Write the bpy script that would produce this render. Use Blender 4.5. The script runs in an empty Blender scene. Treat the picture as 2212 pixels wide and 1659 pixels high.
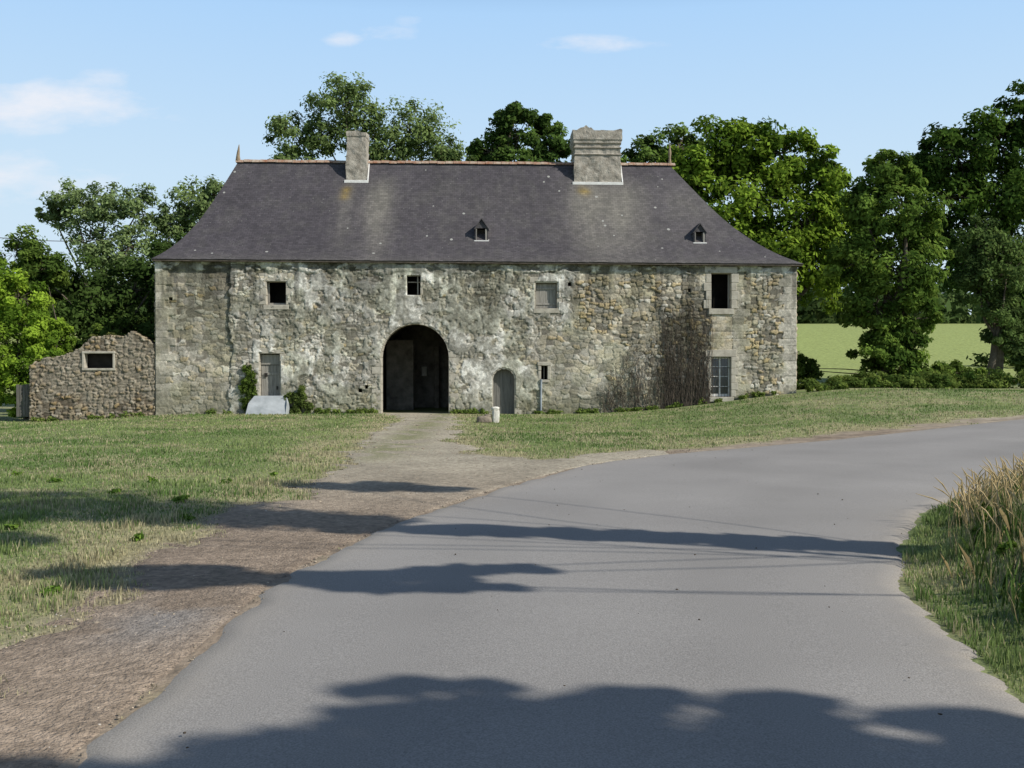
import bpy, bmesh, math
import numpy as np
from mathutils import Vector
R = np.random.RandomState(7)
scene = bpy.context.scene
COL = scene.collection
SDX, SDY, EL = .899, -.438, math.radians(38)   # direction to the sun
KSH = 1/math.tan(EL)

# ------------------------------------------------------------------ utils
def S(x):
    x = np.clip(x, 0, 1); return x*x*(3-2*x)
def hsh(ix, iy, s):
    v = np.sin(ix*127.1+iy*311.7+s*74.7)*43758.5453
    return v-np.floor(v)
def vnoise(x, y, s=0):
    ix = np.floor(x); iy = np.floor(y); fx = S(x-ix); fy = S(y-iy)
    a = hsh(ix, iy, s); b = hsh(ix+1, iy, s); c = hsh(ix, iy+1, s); d = hsh(ix+1, iy+1, s)
    return (a*(1-fx)+b*fx)*(1-fy)+(c*(1-fx)+d*fx)*fy
def fbm(x, y, s=0, o=4):
    t = 0; a = .5; n = 0
    for i in range(o):
        t = t+a*vnoise(x*2**i, y*2**i, s+i*3); n += a; a *= .5
    return t/n
def voro(x, y, s=0, jit=.85):
    ix = np.floor(x); iy = np.floor(y)
    F1 = np.full(x.shape, 9.); F2 = np.full(x.shape, 9.); ID = np.zeros(x.shape)
    for dx in (-1, 0, 1):
        for dy in (-1, 0, 1):
            cx = ix+dx; cy = iy+dy
            px = cx+.5+(hsh(cx, cy, s)-.5)*jit; py = cy+.5+(hsh(cx, cy, s+5)-.5)*jit*.6
            w = .85+.3*hsh(cx, cy, s+17)
            d = (np.maximum(np.abs(px-x), np.abs(py-y))*.7+np.hypot(px-x, py-y)*.3)*w
            idv = hsh(cx, cy, s+11)
            m = d < F1
            F2 = np.where(m, F1, np.minimum(F2, d)); ID = np.where(m, idv, ID); F1 = np.where(m, d, F1)
    return F1, F2, ID
def np_mesh(name, v, f, mat=None, col=None, smooth=False, parent=None, uv=None):
    v = np.asarray(v, dtype=np.float32); f = np.asarray(f, dtype=np.int32); k = f.shape[1]
    me = bpy.data.meshes.new(name)
    me.vertices.add(len(v)); me.vertices.foreach_set("co", v.ravel())
    me.loops.add(f.size); me.loops.foreach_set("vertex_index", f.ravel())
    me.polygons.add(len(f)); me.polygons.foreach_set("loop_start", np.arange(len(f), dtype=np.int32)*k)
    me.update(calc_edges=True)
    if smooth: me.polygons.foreach_set("use_smooth", np.ones(len(f), dtype=bool))
    if col is not None:
        c = np.ones((len(v), 4), dtype=np.float32); c[:, :3] = col
        a = me.color_attributes.new("Col", 'FLOAT_COLOR', 'POINT'); a.data.foreach_set("color", c.ravel())
    if uv is not None:
        l = me.uv_layers.new(name="UVMap"); l.data.foreach_set("uv", np.asarray(uv, dtype=np.float32)[f.ravel()].ravel())
    ob = bpy.data.objects.new(name, me); COL.objects.link(ob)
    if mat: me.materials.append(mat)
    if parent: ob.parent = parent
    return ob
def empty(name, loc=(0, 0, 0), rz=0):
    e = bpy.data.objects.new(name, None); e.location = loc; e.rotation_euler = (0, 0, rz); COL.objects.link(e); return e

class Parts:
    """accumulates bevelled boxes / prisms into one mesh"""
    def __init__(s): s.bm = bmesh.new()
    def box(s, x0, x1, y0, y1, z0, z1, bev=.012, jit=0.0):
        vs = []
        for x in (x0, x1):
            for y in (y0, y1):
                for z in (z0, z1):
                    vs.append(s.bm.verts.new((x+R.uniform(-jit, jit), y+R.uniform(-jit, jit)*.4, z+R.uniform(-jit, jit))))
        idx = [(0, 1, 3, 2), (4, 6, 7, 5), (0, 4, 5, 1), (2, 3, 7, 6), (0, 2, 6, 4), (1, 5, 7, 3)]
        fs = [s.bm.faces.new([vs[i] for i in q]) for q in idx]
        if bev > 0:
            es = list({e for f in fs for e in f.edges})
            bmesh.ops.bevel(s.bm, geom=es, offset=bev, segments=1, affect='EDGES')
    def poly(s, front, back, bev=0):
        """prism from two matching loops"""
        a = [s.bm.verts.new(p) for p in front]; b = [s.bm.verts.new(p) for p in back]
        n = len(a); fs = [s.bm.faces.new(a), s.bm.faces.new(b[::-1])]
        for i in range(n): fs.append(s.bm.faces.new((a[i], b[i], b[(i+1) % n], a[(i+1) % n])))
        if bev > 0:
            es = list({e for f in fs for e in f.edges})
            bmesh.ops.bevel(s.bm, geom=es, offset=bev, segments=1, affect='EDGES')
    def face(s, pts): s.bm.faces.new([s.bm.verts.new(p) for p in pts])
    def done(s, name, mat, parent=None):
        bmesh.ops.recalc_face_normals(s.bm, faces=s.bm.faces)
        me = bpy.data.meshes.new(name); s.bm.to_mesh(me); s.bm.free(); me.materials.append(mat)
        ob = bpy.data.objects.new(name, me); COL.objects.link(ob)
        if parent: ob.parent = parent
        return ob

class Tubes:
    def __init__(s): s.v = []; s.f = []; s.n = 0
    def add(s, pts, rad, k=6):
        pts = np.asarray(pts, float); m = len(pts)
        d = np.gradient(pts, axis=0); d /= np.linalg.norm(d, axis=1)[:, None]+1e-9
        ref = np.array([.31, .87, .22]) if abs(d[0][1]) < .8 else np.array([1, .1, .1])
        a = np.cross(d, ref); a /= np.linalg.norm(a, axis=1)[:, None]; b = np.cross(d, a)
        t = np.arange(k)*2*np.pi/k
        rad = np.asarray(rad, float)
        ring = pts[:, None, :]+rad[:, None, None]*(a[:, None, :]*np.cos(t)[None, :, None]+b[:, None, :]*np.sin(t)[None, :, None])
        s.v.append(ring.reshape(-1, 3))
        i = np.arange(m-1)[:, None]*k; j = np.arange(k)[None, :]; j2 = (j+1) % k
        s.f.append(np.stack([i+j, i+j2, i+k+j2, i+k+j], -1).reshape(-1, 4)+s.n); s.n += m*k
    def limb(s, p0, p1, r0, r1, bend=.1, n=5, k=6):
        p0 = np.array(p0, float); p1 = np.array(p1, float); L = np.linalg.norm(p1-p0)
        t = np.linspace(0, 1, n)[:, None]; off = R.normal(size=3)*bend*L
        p = p0*(1-t)+p1*t+np.sin(t*np.pi)*off
        s.add(p, r0+(r1-r0)*t[:, 0], k)
    def done(s, name, mat, parent=None):
        return np_mesh(name, np.concatenate(s.v), np.concatenate(s.f), mat, smooth=True, parent=parent)

# ------------------------------------------------------------------ materials
def nt(name):
    m = bpy.data.materials.new(name); m.use_nodes = True; t = m.node_tree; t.nodes.clear()
    o = t.nodes.new('ShaderNodeOutputMaterial'); return m, t, o
def mat_noise(name, c1, c2, scale=5, rough=.9, bump=.3, bscale=None, detail=5, stretch=(1, 1, 1), spec=.2, dist=.01):
    m, t, o = nt(name); N = t.nodes.new; L = t.links.new
    p = N('ShaderNodeBsdfPrincipled'); p.inputs['Roughness'].default_value = rough
    p.inputs['Specular IOR Level'].default_value = spec
    tc = N('ShaderNodeTexCoord'); mp = N('ShaderNodeMapping'); mp.inputs['Scale'].default_value = stretch
    L(tc.outputs['Object'], mp.inputs['Vector'])
    n = N('ShaderNodeTexNoise'); n.inputs['Scale'].default_value = scale; n.inputs['Detail'].default_value = detail
    n.inputs['Roughness'].default_value = .65
    L(mp.outputs[0], n.inputs['Vector'])
    r = N('ShaderNodeValToRGB'); r.color_ramp.elements[0].position = .33; r.color_ramp.elements[1].position = .67
    r.color_ramp.elements[0].color = (*c1, 1); r.color_ramp.elements[1].color = (*c2, 1)
    L(n.outputs['Fac'], r.inputs[0]); L(r.outputs[0], p.inputs['Base Color'])
    n2 = N('ShaderNodeTexNoise'); n2.inputs['Scale'].default_value = bscale or scale*4; n2.inputs['Detail'].default_value = 3
    L(mp.outputs[0], n2.inputs['Vector'])
    b = N('ShaderNodeBump'); b.inputs['Strength'].default_value = bump; b.inputs['Distance'].default_value = dist
    L(n2.outputs['Fac'], b.inputs['Height']); L(b.outputs[0], p.inputs['Normal']); L(p.outputs[0], o.inputs[0])
    return m
def mat_attr(name, var=.35, scale=8, rough=.95, bump=.5, bscale=30, dist=.02, spec=.15, mid=0):
    m, t, o = nt(name); N = t.nodes.new; L = t.links.new
    p = N('ShaderNodeBsdfPrincipled'); p.inputs['Roughness'].default_value = rough
    p.inputs['Specular IOR Level'].default_value = spec
    a = N('ShaderNodeAttribute'); a.attribute_name = 'Col'
    tc = N('ShaderNodeTexCoord')
    n = N('ShaderNodeTexNoise'); n.inputs['Scale'].default_value = scale; n.inputs['Detail'].default_value = 4
    n.inputs['Roughness'].default_value = .7
    L(tc.outputs['Object'], n.inputs['Vector'])
    mr = N('ShaderNodeMapRange'); mr.inputs['From Min'].default_value = .3; mr.inputs['From Max'].default_value = .7
    mr.inputs['To Min'].default_value = 1-var; mr.inputs['To Max'].default_value = 1+var
    L(n.outputs['Fac'], mr.inputs['Value'])
    vm = N('ShaderNodeVectorMath'); vm.operation = 'SCALE'
    L(a.outputs['Color'], vm.inputs[0]); L(mr.outputs[0], vm.inputs['Scale']); L(vm.outputs[0], p.inputs['Base Color'])
    n2 = N('ShaderNodeTexNoise'); n2.inputs['Scale'].default_value = bscale; n2.inputs['Detail'].default_value = 3
    L(tc.outputs['Object'], n2.inputs['Vector'])
    b = N('ShaderNodeBump'); b.inputs['Strength'].default_value = bump; b.inputs['Distance'].default_value = dist
    L(n2.outputs['Fac'], b.inputs['Height']); L(b.outputs[0], p.inputs['Normal']); L(p.outputs[0], o.inputs[0])
    return m
def mat_leaf(name, trans=.35, hue=.485, tv=1.5):
    m, t, o = nt(name); N = t.nodes.new; L = t.links.new
    a = N('ShaderNodeAttribute'); a.attribute_name = 'Col'
    d = N('ShaderNodeBsdfDiffuse'); tr = N('ShaderNodeBsdfTranslucent'); mx = N('ShaderNodeMixShader'); mx.inputs[0].default_value = trans
    L(a.outputs['Color'], d.inputs[0])
    hs = N('ShaderNodeHueSaturation'); hs.inputs['Hue'].default_value = hue; hs.inputs['Value'].default_value = tv
    L(a.outputs['Color'], hs.inputs['Color']); L(hs.outputs[0], tr.inputs[0])
    L(d.outputs[0], mx.inputs[1]); L(tr.outputs[0], mx.inputs[2])
    L(mx.outputs[0], o.inputs[0]); return m

M_wall = mat_attr('rubble_stone', .30, 11, bump=.9, bscale=30, dist=.02)
M_ground = mat_attr('ground_soil_grass', .35, 3.5, bump=.7, bscale=22, dist=.03)
M_gravel = mat_attr('gravel', .38, 14, bump=.9, bscale=45, dist=.03)
M_leaf = mat_leaf('leaves', .34, .485, 1.6)
M_grass = mat_leaf('grass_blades', .35, .49, 1.4)
M_bark = mat_noise('bark', (.07, .055, .04), (.16, .14, .11), 4, bump=.6)
M_vine = mat_noise('dead_vine', (.055, .045, .035), (.12, .10, .08), 6)
M_dress = mat_noise('dressed_granite', (.32, .295, .245), (.48, .45, .38), 5, bump=.5, bscale=40)
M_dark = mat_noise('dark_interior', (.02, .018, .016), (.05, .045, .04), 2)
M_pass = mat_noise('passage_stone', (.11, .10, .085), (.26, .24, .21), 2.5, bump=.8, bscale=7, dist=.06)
M_wood = mat_noise('weathered_wood', (.19, .18, .16), (.36, .345, .31), 3, stretch=(9, 9, .6), bump=.4, bscale=10)
M_white = mat_noise('white_paint', (.6, .6, .58), (.78, .78, .76), 8, bump=.1)
M_conc = mat_noise('chimney_render', (.20, .18, .15), (.43, .40, .345), 3.5, bump=.8, bscale=18, dist=.03)
M_terra = mat_noise('terracotta_mortar', (.26, .11, .06), (.42, .36, .29), 4, bump=.4)
M_metal = mat_noise('galvanised', (.22, .25, .28), (.34, .38, .42), 6, rough=.5, bump=.1)
M_slab = mat_noise('pale_concrete', (.26, .285, .30), (.38, .41, .43), 2.5, bump=.25)
M_stone = mat_noise('pale_stone', (.45, .43, .38), (.72, .70, .64), 7, bump=.4)
M_rock = mat_noise('brown_rock', (.13, .11, .09), (.28, .24, .19), 7, bump=.4)
m, t, o = nt('window_glass'); g = t.nodes.new('ShaderNodeBsdfPrincipled')
g.inputs['Base Color'].default_value = (.03, .04, .05, 1); g.inputs['Roughness'].default_value = .08
g.inputs['Specular IOR Level'].default_value = .9
t.links.new(g.outputs[0], o.inputs[0]); M_glass = m

# slate roof
def mat_slate():
    m, t, o = nt('slate_roof'); N = t.nodes.new; L = t.links.new
    p = N('ShaderNodeBsdfPrincipled'); p.inputs['Roughness'].default_value = .68; p.inputs['Specular IOR Level'].default_value = .25
    a = N('ShaderNodeAttribute'); a.attribute_name = 'Col'
    uv = N('ShaderNodeUVMap'); br = N('ShaderNodeTexBrick')
    br.inputs['Scale'].default_value = 1; br.inputs['Brick Width'].default_value = .2; br.inputs['Row Height'].default_value = .115
    br.inputs['Mortar Size'].default_value = .006; br.inputs['Mortar Smooth'].default_value = .3
    br.inputs['Color1'].default_value = (.80, .80, .82, 1); br.inputs['Color2'].default_value = (1.18, 1.16, 1.18, 1)
    br.inputs['Mortar'].default_value = (.5, .5, .5, 1)
    L(uv.outputs[0], br.inputs['Vector'])
    mp = N('ShaderNodeMapping'); mp.inputs['Scale'].default_value = (1.2, .3, 1); L(uv.outputs[0], mp.inputs[0])
    n = N('ShaderNodeTexNoise'); n.inputs['Scale'].default_value = 3.5; n.inputs['Detail'].default_value = 6; n.inputs['Roughness'].default_value = .75
    L(mp.outputs[0], n.inputs['Vector'])
    mr = N('ShaderNodeMapRange'); mr.inputs[1].default_value = .3; mr.inputs[2].default_value = .7; mr.inputs[3].default_value = .84; mr.inputs[4].default_value = 1.18
    L(n.outputs['Fac'], mr.inputs[0])
    v1 = N('ShaderNodeVectorMath'); v1.operation = 'MULTIPLY'; L(a.outputs['Color'], v1.inputs[0]); L(br.outputs['Color'], v1.inputs[1])
    v2 = N('ShaderNodeVectorMath'); v2.operation = 'SCALE'; L(v1.outputs[0], v2.inputs[0]); L(mr.outputs[0], v2.inputs['Scale'])
    prev = v2.outputs[0]
    for (sc, thr, off) in ((1.3, -.055, 0), (4.5, -.035, 3)):
        mp3 = N('ShaderNodeMapping'); mp3.inputs['Location'].default_value = (off, off*1.7, 0); L(uv.outputs[0], mp3.inputs[0])
        vo = N('ShaderNodeTexVoronoi'); vo.inputs['Scale'].default_value = sc; L(mp3.outputs[0], vo.inputs['Vector'])
        n3 = N('ShaderNodeTexNoise'); n3.inputs['Scale'].default_value = 1.2; L(mp3.outputs[0], n3.inputs['Vector'])
        ad = N('ShaderNodeMath'); ad.operation = 'MULTIPLY_ADD'; L(n3.outputs['Fac'], ad.inputs[0]); ad.inputs[1].default_value = -.24; L(vo.outputs['Distance'], ad.inputs[2])
        lt = N('ShaderNodeMath'); lt.operation = 'LESS_THAN'; L(ad.outputs[0], lt.inputs[0]); lt.inputs[1].default_value = thr
        mx = N('ShaderNodeMixRGB'); L(lt.outputs[0], mx.inputs[0]); L(prev, mx.inputs[1]); mx.inputs[2].default_value = (.32, .32, .30, 1) if off == 0 else (.15, .15, .14, 1)
        prev = mx.outputs[0]
    L(prev, p.inputs['Base Color'])
    b = N('ShaderNodeBump'); b.inputs['Strength'].default_value = .35; b.inputs['Distance'].default_value = .012
    L(br.outputs['Fac'], b.inputs['Height']); b.invert = True
    n4 = N('ShaderNodeTexNoise'); n4.inputs['Scale'].default_value = 1.1; n4.inputs['Detail'].default_value = 3; L(uv.outputs[0], n4.inputs['Vector'])
    b2 = N('ShaderNodeBump'); b2.inputs['Strength'].default_value = .3; b2.inputs['Distance'].default_value = .08
    L(n4.outputs['Fac'], b2.inputs['Height']); L(b.outputs[0], b2.inputs['Normal'])
    L(b2.outputs[0], p.inputs['Normal']); L(p.outputs[0], o.inputs[0]); return m
M_slate = mat_slate()

def mat_asphalt():
    m, t, o = nt('asphalt'); N = t.nodes.new; L = t.links.new
    p = N('ShaderNodeBsdfPrincipled'); p.inputs['Roughness'].default_value = .85; p.inputs['Specular IOR Level'].default_value = .2
    a = N('ShaderNodeAttribute'); a.attribute_name = 'Col'; tc = N('ShaderNodeTexCoord')
    def noi(s, d, lo, hi):
        n = N('ShaderNodeTexNoise'); n.inputs['Scale'].default_value = s; n.inputs['Detail'].default_value = d; L(tc.outputs['Object'], n.inputs['Vector'])
        r = N('ShaderNodeMapRange'); r.inputs[1].default_value = .3; r.inputs[2].default_value = .7; r.inputs[3].default_value = lo; r.inputs[4].default_value = hi
        L(n.outputs['Fac'], r.inputs[0]); return n, r
    n1, r1 = noi(.45, 4, .92, 1.08); n2, r2 = noi(110, 3, .75, 1.26)
    mu = N('ShaderNodeMath'); mu.operation = 'MULTIPLY'; L(r1.outputs[0], mu.inputs[0]); L(r2.outputs[0], mu.inputs[1])
    v = N('ShaderNodeVectorMath'); v.operation = 'SCALE'; L(a.outputs['Color'], v.inputs[0]); L(mu.outputs[0], v.inputs['Scale'])
    L(v.outputs[0], p.inputs['Base Color'])
    b = N('ShaderNodeBump'); b.inputs['Strength'].default_value = .5; b.inputs['Distance'].default_value = .006
    L(n2.outputs['Fac'], b.inputs['Height']); L(b.outputs[0], p.inputs['Normal']); L(p.outputs[0], o.inputs[0]); return m
M_asph = mat_asphalt()

# ------------------------------------------------------------------ terrain
RL = np.array([(-1.8,-12),(-1.85,0),(-1.85,4),(-1.87,6.9),(-1.75,8.3),(-1.34,10.4),(-.63,12.7),(.31,15.3),(1.63,18.1),(3.8,20.6),(7.5,23.3),(13.4,26.8),(20,29.5),(30,32),(60,37)], float)
RR = np.array([(2.5,-12),(2.5,0),(2.5,4),(2.6,5.1),(2.75,6.0),(3.05,7.6),(3.75,9.3),(4.9,11.5),(6.8,14),(9.7,16.8),(13,19.3),(18,22),(25,24.5),(35,27),(62,31)], float)
def catmull(P, n):
    t = np.linspace(0, len(P)-1.0001, n); i = t.astype(int); f = (t-i)[:, None]
    g = lambda k: P[np.clip(k, 0, len(P)-1)]
    a, b, c, d = g(i-1), g(i), g(i+1), g(i+2)
    return .5*((2*b)+(-a+c)*f+(2*a-5*b+4*c-d)*f*f+(-a+3*b-3*c+d)*f**3)
RLc = catmull(RL, 90); RRc = catmull(RR, 90)
def dist_line(P, x, y):
    d = np.full(x.shape, 1e9)
    for i in range(len(P)-1):
        ax, ay = P[i]; bx, by = P[i+1]; vx, vy = bx-ax, by-ay; L = vx*vx+vy*vy
        t = np.clip(((x-ax)*vx+(y-ay)*vy)/L, 0, 1)
        d = np.minimum(d, np.hypot(x-ax-t*vx, y-ay-t*vy))
    return d
def inside(P, x, y):
    r = np.zeros(x.shape, bool); n = len(P)
    for i in range(n):
        x1, y1 = P[i]; x2, y2 = P[(i+1) % n]
        c = ((y1 > y) != (y2 > y)) & (x < (x2-x1)*(y-y1)/(y2-y1+1e-12)+x1); r ^= c
    return r
RLs = RLc[::3]; RRs = RRc[::3]
ROADP = np.concatenate([RLs, RRs[::-1]])
VERGEP = np.concatenate([RRs, np.array([(62, 10), (62, -12)])])
PATHP = np.array([(-5.5,42),(-4.5,38),(-3.85,35),(-3.8,27.5),(-3.5,19.7),(-2.9,16.4),(-3.1,13.8),(-3.3,11.5),(-3.2,8.6),(-3.1,6.5),(-2.9,5.1),(-2.8,3),(-2.8,-12),(-1.3,-12),(-1.3,7),(-.1,12.5),(1.9,17.6),(4,20.2),(13,26.2),(26,30.6),(26,31.4),(13,27.6),(8,25.0),(4.1,22),(1.8,20.2),(.37,18.9),(-.6,20.2),(-1.4,25),(-1.7,34),(-2.0,38),(-2.5,42)], float)
def H(x, y):
    x = np.asarray(x, float); y = np.asarray(y, float)
    h = S((x-3)/12)*np.clip((y-15)/22, 0, 1)**1.5
    h = h-.28*S((-x-12)/7)*S((y-18)/20)
    h = h+8.5*S((y-58)/100)
    h = h+.05*(fbm(x*.25, y*.25, 3, 3)-.5)*S((y-4)/20)*2*S((dist_line(RLs, x, y))/3)
    m = (x > 0) & (x < 70) & (y < 35) & (y > -20)
    if np.any(m):
        ins = inside(VERGEP, x, y)&m
        d = dist_line(RRs, x, y)
        h = h+np.where(ins, .42*S((d-.1)/1.5)*(1-S((y-12)/5))+.05*fbm(x*1.5, y*1.5, 8, 2)*S(d/.6), 0)
    return h
PATHC = np.vstack([PATHP, PATHP[:1]])
def path_mask(x, y):
    d = dist_line(PATHC, x, y); s = np.where(inside(PATHP, x, y), d, -d)
    n = (fbm(x*1.1, y*1.1, 21, 4)-.5)*1.5+(fbm(x*5, y*5, 23, 2)-.5)*.7
    nr = 1-S((y-8)/8)
    return S((s+n*.8+.18+.12*nr)/(.5+.3*nr))
def axis(a, b, st, far, g=1.25):
    c = list(np.arange(a, b+1e-6, st)); s = st
    lo = []; hi = []; x = a
    while x > -far: s *= g; x -= s; lo.append(x)
    s = st; x = b
    while x < far: s *= g; x += s; hi.append(x)
    return np.array(lo[::-1]+c+hi)
gx = axis(-23, 24, .16, 1800); gy = axis(0, 44, .16, 1800)
X, Y = np.meshgrid(gx, gy); Z = H(X, Y)
pm = path_mask(X, Y)
roadd = np.where(inside(ROADP, X, Y), -1, 1)*dist_line(ROADP, X, Y)
Z = Z-.03*(roadd < -.25)
f1 = fbm(X*.35, Y*.35, 41, 4)[..., None]; f2 = fbm(X*2, Y*2, 43, 3)[..., None]; f4 = fbm(X*.9, Y*.9, 47, 4)[..., None]
grass = np.array([.11, .165, .055])*(1-f1)+np.array([.20, .235, .10])*f1
dry = np.array([.34, .31, .18])
drym = S((f2-.50)/.15)*.25+S((f4-.48)/.15)*.4
nearp = S(1-(np.abs(dist_line(PATHC, X, Y))[..., None])/2.0)
dq = np.clip(drym+nearp*.5, 0, .85); grass = grass*(1-dq)+dry*dq
dirt = np.array([.20, .155, .115])*(1-f2)+np.array([.33, .28, .22])*f2
farm = S((Y-24)/10)[..., None]; dirt = dirt*(1-farm)+np.array([.40, .37, .29])*farm
pmc = pm[..., None]; colr = grass*(1-pmc)+dirt*pmc
far = S((Y-60)/20)[..., None]; colr = colr*(1-far)+np.array([.27, .32, .11])*far
ny, nx = X.shape
idx = np.arange(ny*nx).reshape(ny, nx)
F = np.stack([idx[:-1, :-1], idx[:-1, 1:], idx[1:, 1:], idx[1:, :-1]], -1).reshape(-1, 4)
np_mesh('ground', np.stack([X, Y, Z], -1).reshape(-1, 3), F, M_ground, colr.reshape(-1, 3), smooth=True)

# gravel path sheet: rises out of the ground at its edges
gx2 = np.arange(-5.8, 3.2, .07); gy2 = np.arange(1, 40.9, .07)
X2, Y2 = np.meshgrid(gx2, gy2); p2 = path_mask(X2, Y2)
r2 = inside(ROADP, X2, Y2) & (dist_line(ROADP, X2, Y2) > .2)
Z2 = H(X2, Y2)-.02+.032*S((p2-.45)/.4)+.014*(fbm(X2*7, Y2*7, 51, 3)-.4)*S((p2-.5)/.3)
Z2 = Z2-.03*(inside(ROADP, X2, Y2))
a1 = fbm(X2*1.3, Y2*1.3, 52, 4)[..., None]; a2 = fbm(X2*11, Y2*11, 53, 3)[..., None]
nearc = S((Y2-9)/10)[..., None]
c2 = (np.array([.27, .215, .165])*(1-nearc)+np.array([.36, .325, .255])*nearc)*(.7+.6*a1)*(.75+.5*a2)
cen = np.exp(-((X2+2.7)/.55)**2)[..., None]*S((Y2-17)/4)[..., None]
tuft = cen*S((a1-.36)/.14)
c2 = c2*(1-tuft*.75)+np.array([.18, .195, .085])*tuft*.75
pat = np.exp(-(((X2+2.25)/.35)**2+((Y2-6.4)/.6)**2))[..., None]*S((a1-.3)/.1)
c2 = c2*(1-pat*.6)+np.array([.24, .24, .24])*pat*.6
ny, nx = X2.shape; idx = np.arange(ny*nx).reshape(ny, nx)
ok = (p2 > .40) & ~r2; okf = ok[:-1, :-1] & ok[1:, 1:] & ok[:-1, 1:] & ok[1:, :-1]
F = np.stack([idx[:-1, :-1], idx[:-1, 1:], idx[1:, 1:], idx[1:, :-1]], -1)[okf]
np_mesh('gravel_path', np.stack([X2, Y2, Z2], -1).reshape(-1, 3), F, M_gravel, c2.reshape(-1, 3), smooth=True)

# road
n = 700; A = catmull(RL, n); B = catmull(RR, n); k = 40
jl = (fbm(np.arange(n)*.12, np.zeros(n), 61, 4)-.5)*.22; jr = (fbm(np.arange(n)*.12, np.ones(n)*9, 62, 4)-.5)*.22
T = np.linspace(0, 1, k)[None, :, None]
P = A[:, None, :]*(1-T)+B[:, None, :]*T
wd = np.linalg.norm(B-A, axis=1)
P = P+((B-A)/wd[:, None])[:, None, :]*(jl[:, None, None]*(1-T)**6+jr[:, None, None]*T**6)
zz = H(P[..., 0], P[..., 1])*1.0
crown = .03*(1-(2*T[..., 0]-1)**2)
e = np.minimum(T[..., 0], 1-T[..., 0])*wd[:, None]
zz = zz+.022+crown
zz = np.where((T[..., 0] == 0) | (T[..., 0] == 1), zz-.06, zz)
em = np.clip(np.exp(-e/.22)*(.5+.9*fbm(P[..., 0]*2, P[..., 1]*2, 66, 3)), 0, 1)[..., None]
rc = np.array([.265, .256, .247])*(1-em*.75)+np.array([.32, .285, .235])*em*.75
rc = rc*(.91+.18*fbm(P[..., 0]*.5, P[..., 1]*.5, 67, 4))[..., None]
tr = np.exp(-((T[..., 0]-.3)/.09)**2)+np.exp(-((T[..., 0]-.68)/.09)**2); rc = rc*(1-.06*tr)[..., None]
idx = np.arange(n*k).reshape(n, k)
F = np.stack([idx[:-1, :-1], idx[:-1, 1:], idx[1:, 1:], idx[1:, :-1]], -1).reshape(-1, 4)
np_mesh('asphalt_road', np.concatenate([P, zz[..., None]], -1).reshape(-1, 3), F, M_asph, rc.reshape(-1, 3), smooth=True)

# ------------------------------------------------------------------ farmhouse
TH = math.atan2(1.0, 26.36)
house = empty('stone_farmhouse', (-14.52, 40.6, 0), TH)
W = 26.4; D = 8.0
def h2w(u, v): return (-14.52+u*math.cos(TH)-v*math.sin(TH), 40.6+u*math.sin(TH)+v*math.cos(TH))
def seg_d(pts, x, y): return dist_line(np.array(pts, float), x, y)

def sheet(name, A0, A1, B0, B1, res, style, mapf, hole=None, depth=.45, seed=0, parent=None, back=False):
    na = int((A1-A0)/res)+1; nb = int((B1-B0)/res)+1
    a = np.linspace(A0, A1, na); b = np.linspace(B0, B1, nb); U, V = np.meshgrid(a, b)
    Dp, C = style(U, V, seed)
    v = mapf(U, V, Dp).reshape(-1, 3)
    idx = np.arange(na*nb).reshape(nb, na)
    F = np.stack([idx[:-1, :-1], idx[:-1, 1:], idx[1:, 1:], idx[1:, :-1]], -1)
    uc = .25*(U[:-1, :-1]+U[1:, 1:]+U[:-1, 1:]+U[1:, :-1]); vc = .25*(V[:-1, :-1]+V[1:, 1:]+V[:-1, 1:]+V[1:, :-1])
    keep = np.ones(uc.shape, bool) if hole is None else ~hole(uc, vc)
    F = F[keep].reshape(-1, 4)
    E = np.concatenate([F[:, [0, 1]], F[:, [1, 2]], F[:, [2, 3]], F[:, [3, 0]]])
    key = np.sort(E, 1); kk = key[:, 0].astype(np.int64)*10**7+key[:, 1]
    un, inv, cnt = np.unique(kk, return_inverse=True, return_counts=True)
    be = E[cnt[inv] == 1]
    vb = mapf(U, V, np.full(U.shape, -depth)).reshape(-1, 3)
    N0 = len(v); F2 = np.stack([be[:, 1], be[:, 0], be[:, 0]+N0, be[:, 1]+N0], -1)
    Fs = [F, F2]
    if back: Fs.append(F[:, ::-1]+N0)
    c = C.reshape(-1, 3)
    return np_mesh(name, np.concatenate([v, vb]), np.concatenate(Fs), M_wall, np.concatenate([c, c*.8]), parent=parent)

GREY = np.array([.335, .315, .27]); TAN = np.array([.38, .34, .26]); DRK = np.array([.18, .165, .135]); LIT = np.array([.50, .475, .41]); OCH = np.array([.39, .315, .19])
def stones(U, V, seed, sx, sz, gap=.1):
    wx = (fbm(U*1.3, V*1.3, seed+1, 2)-.5)*.3+(fbm(U*8, V*8, seed+4, 2)-.5)*.10; wz = (fbm(U*1.3, V*1.3, seed+2, 2)-.5)*.25+(fbm(U*8, V*8, seed+6, 2)-.5)*.09
    x = (U+wx)/sx; y = (V+wz)/sz
    F1, F2, ID = voro(x, y, seed)
    e = S((F2-F1)/gap/1.6)
    return e, ID, F1
def pal(ID, w):
    cs = np.array([DRK, GREY, TAN, LIT, OCH]); w = np.array(w, float); w = np.cumsum(w/w.sum())
    k = np.searchsorted(w, ID.ravel()*.9999).reshape(ID.shape); k = np.clip(k, 0, 4)
    f = .85+.30*((ID*37.7) % 1); return cs[k]*f[..., None]
def mix(a, b, m): return a*(1-m[..., None])+b*m[..., None]
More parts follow.
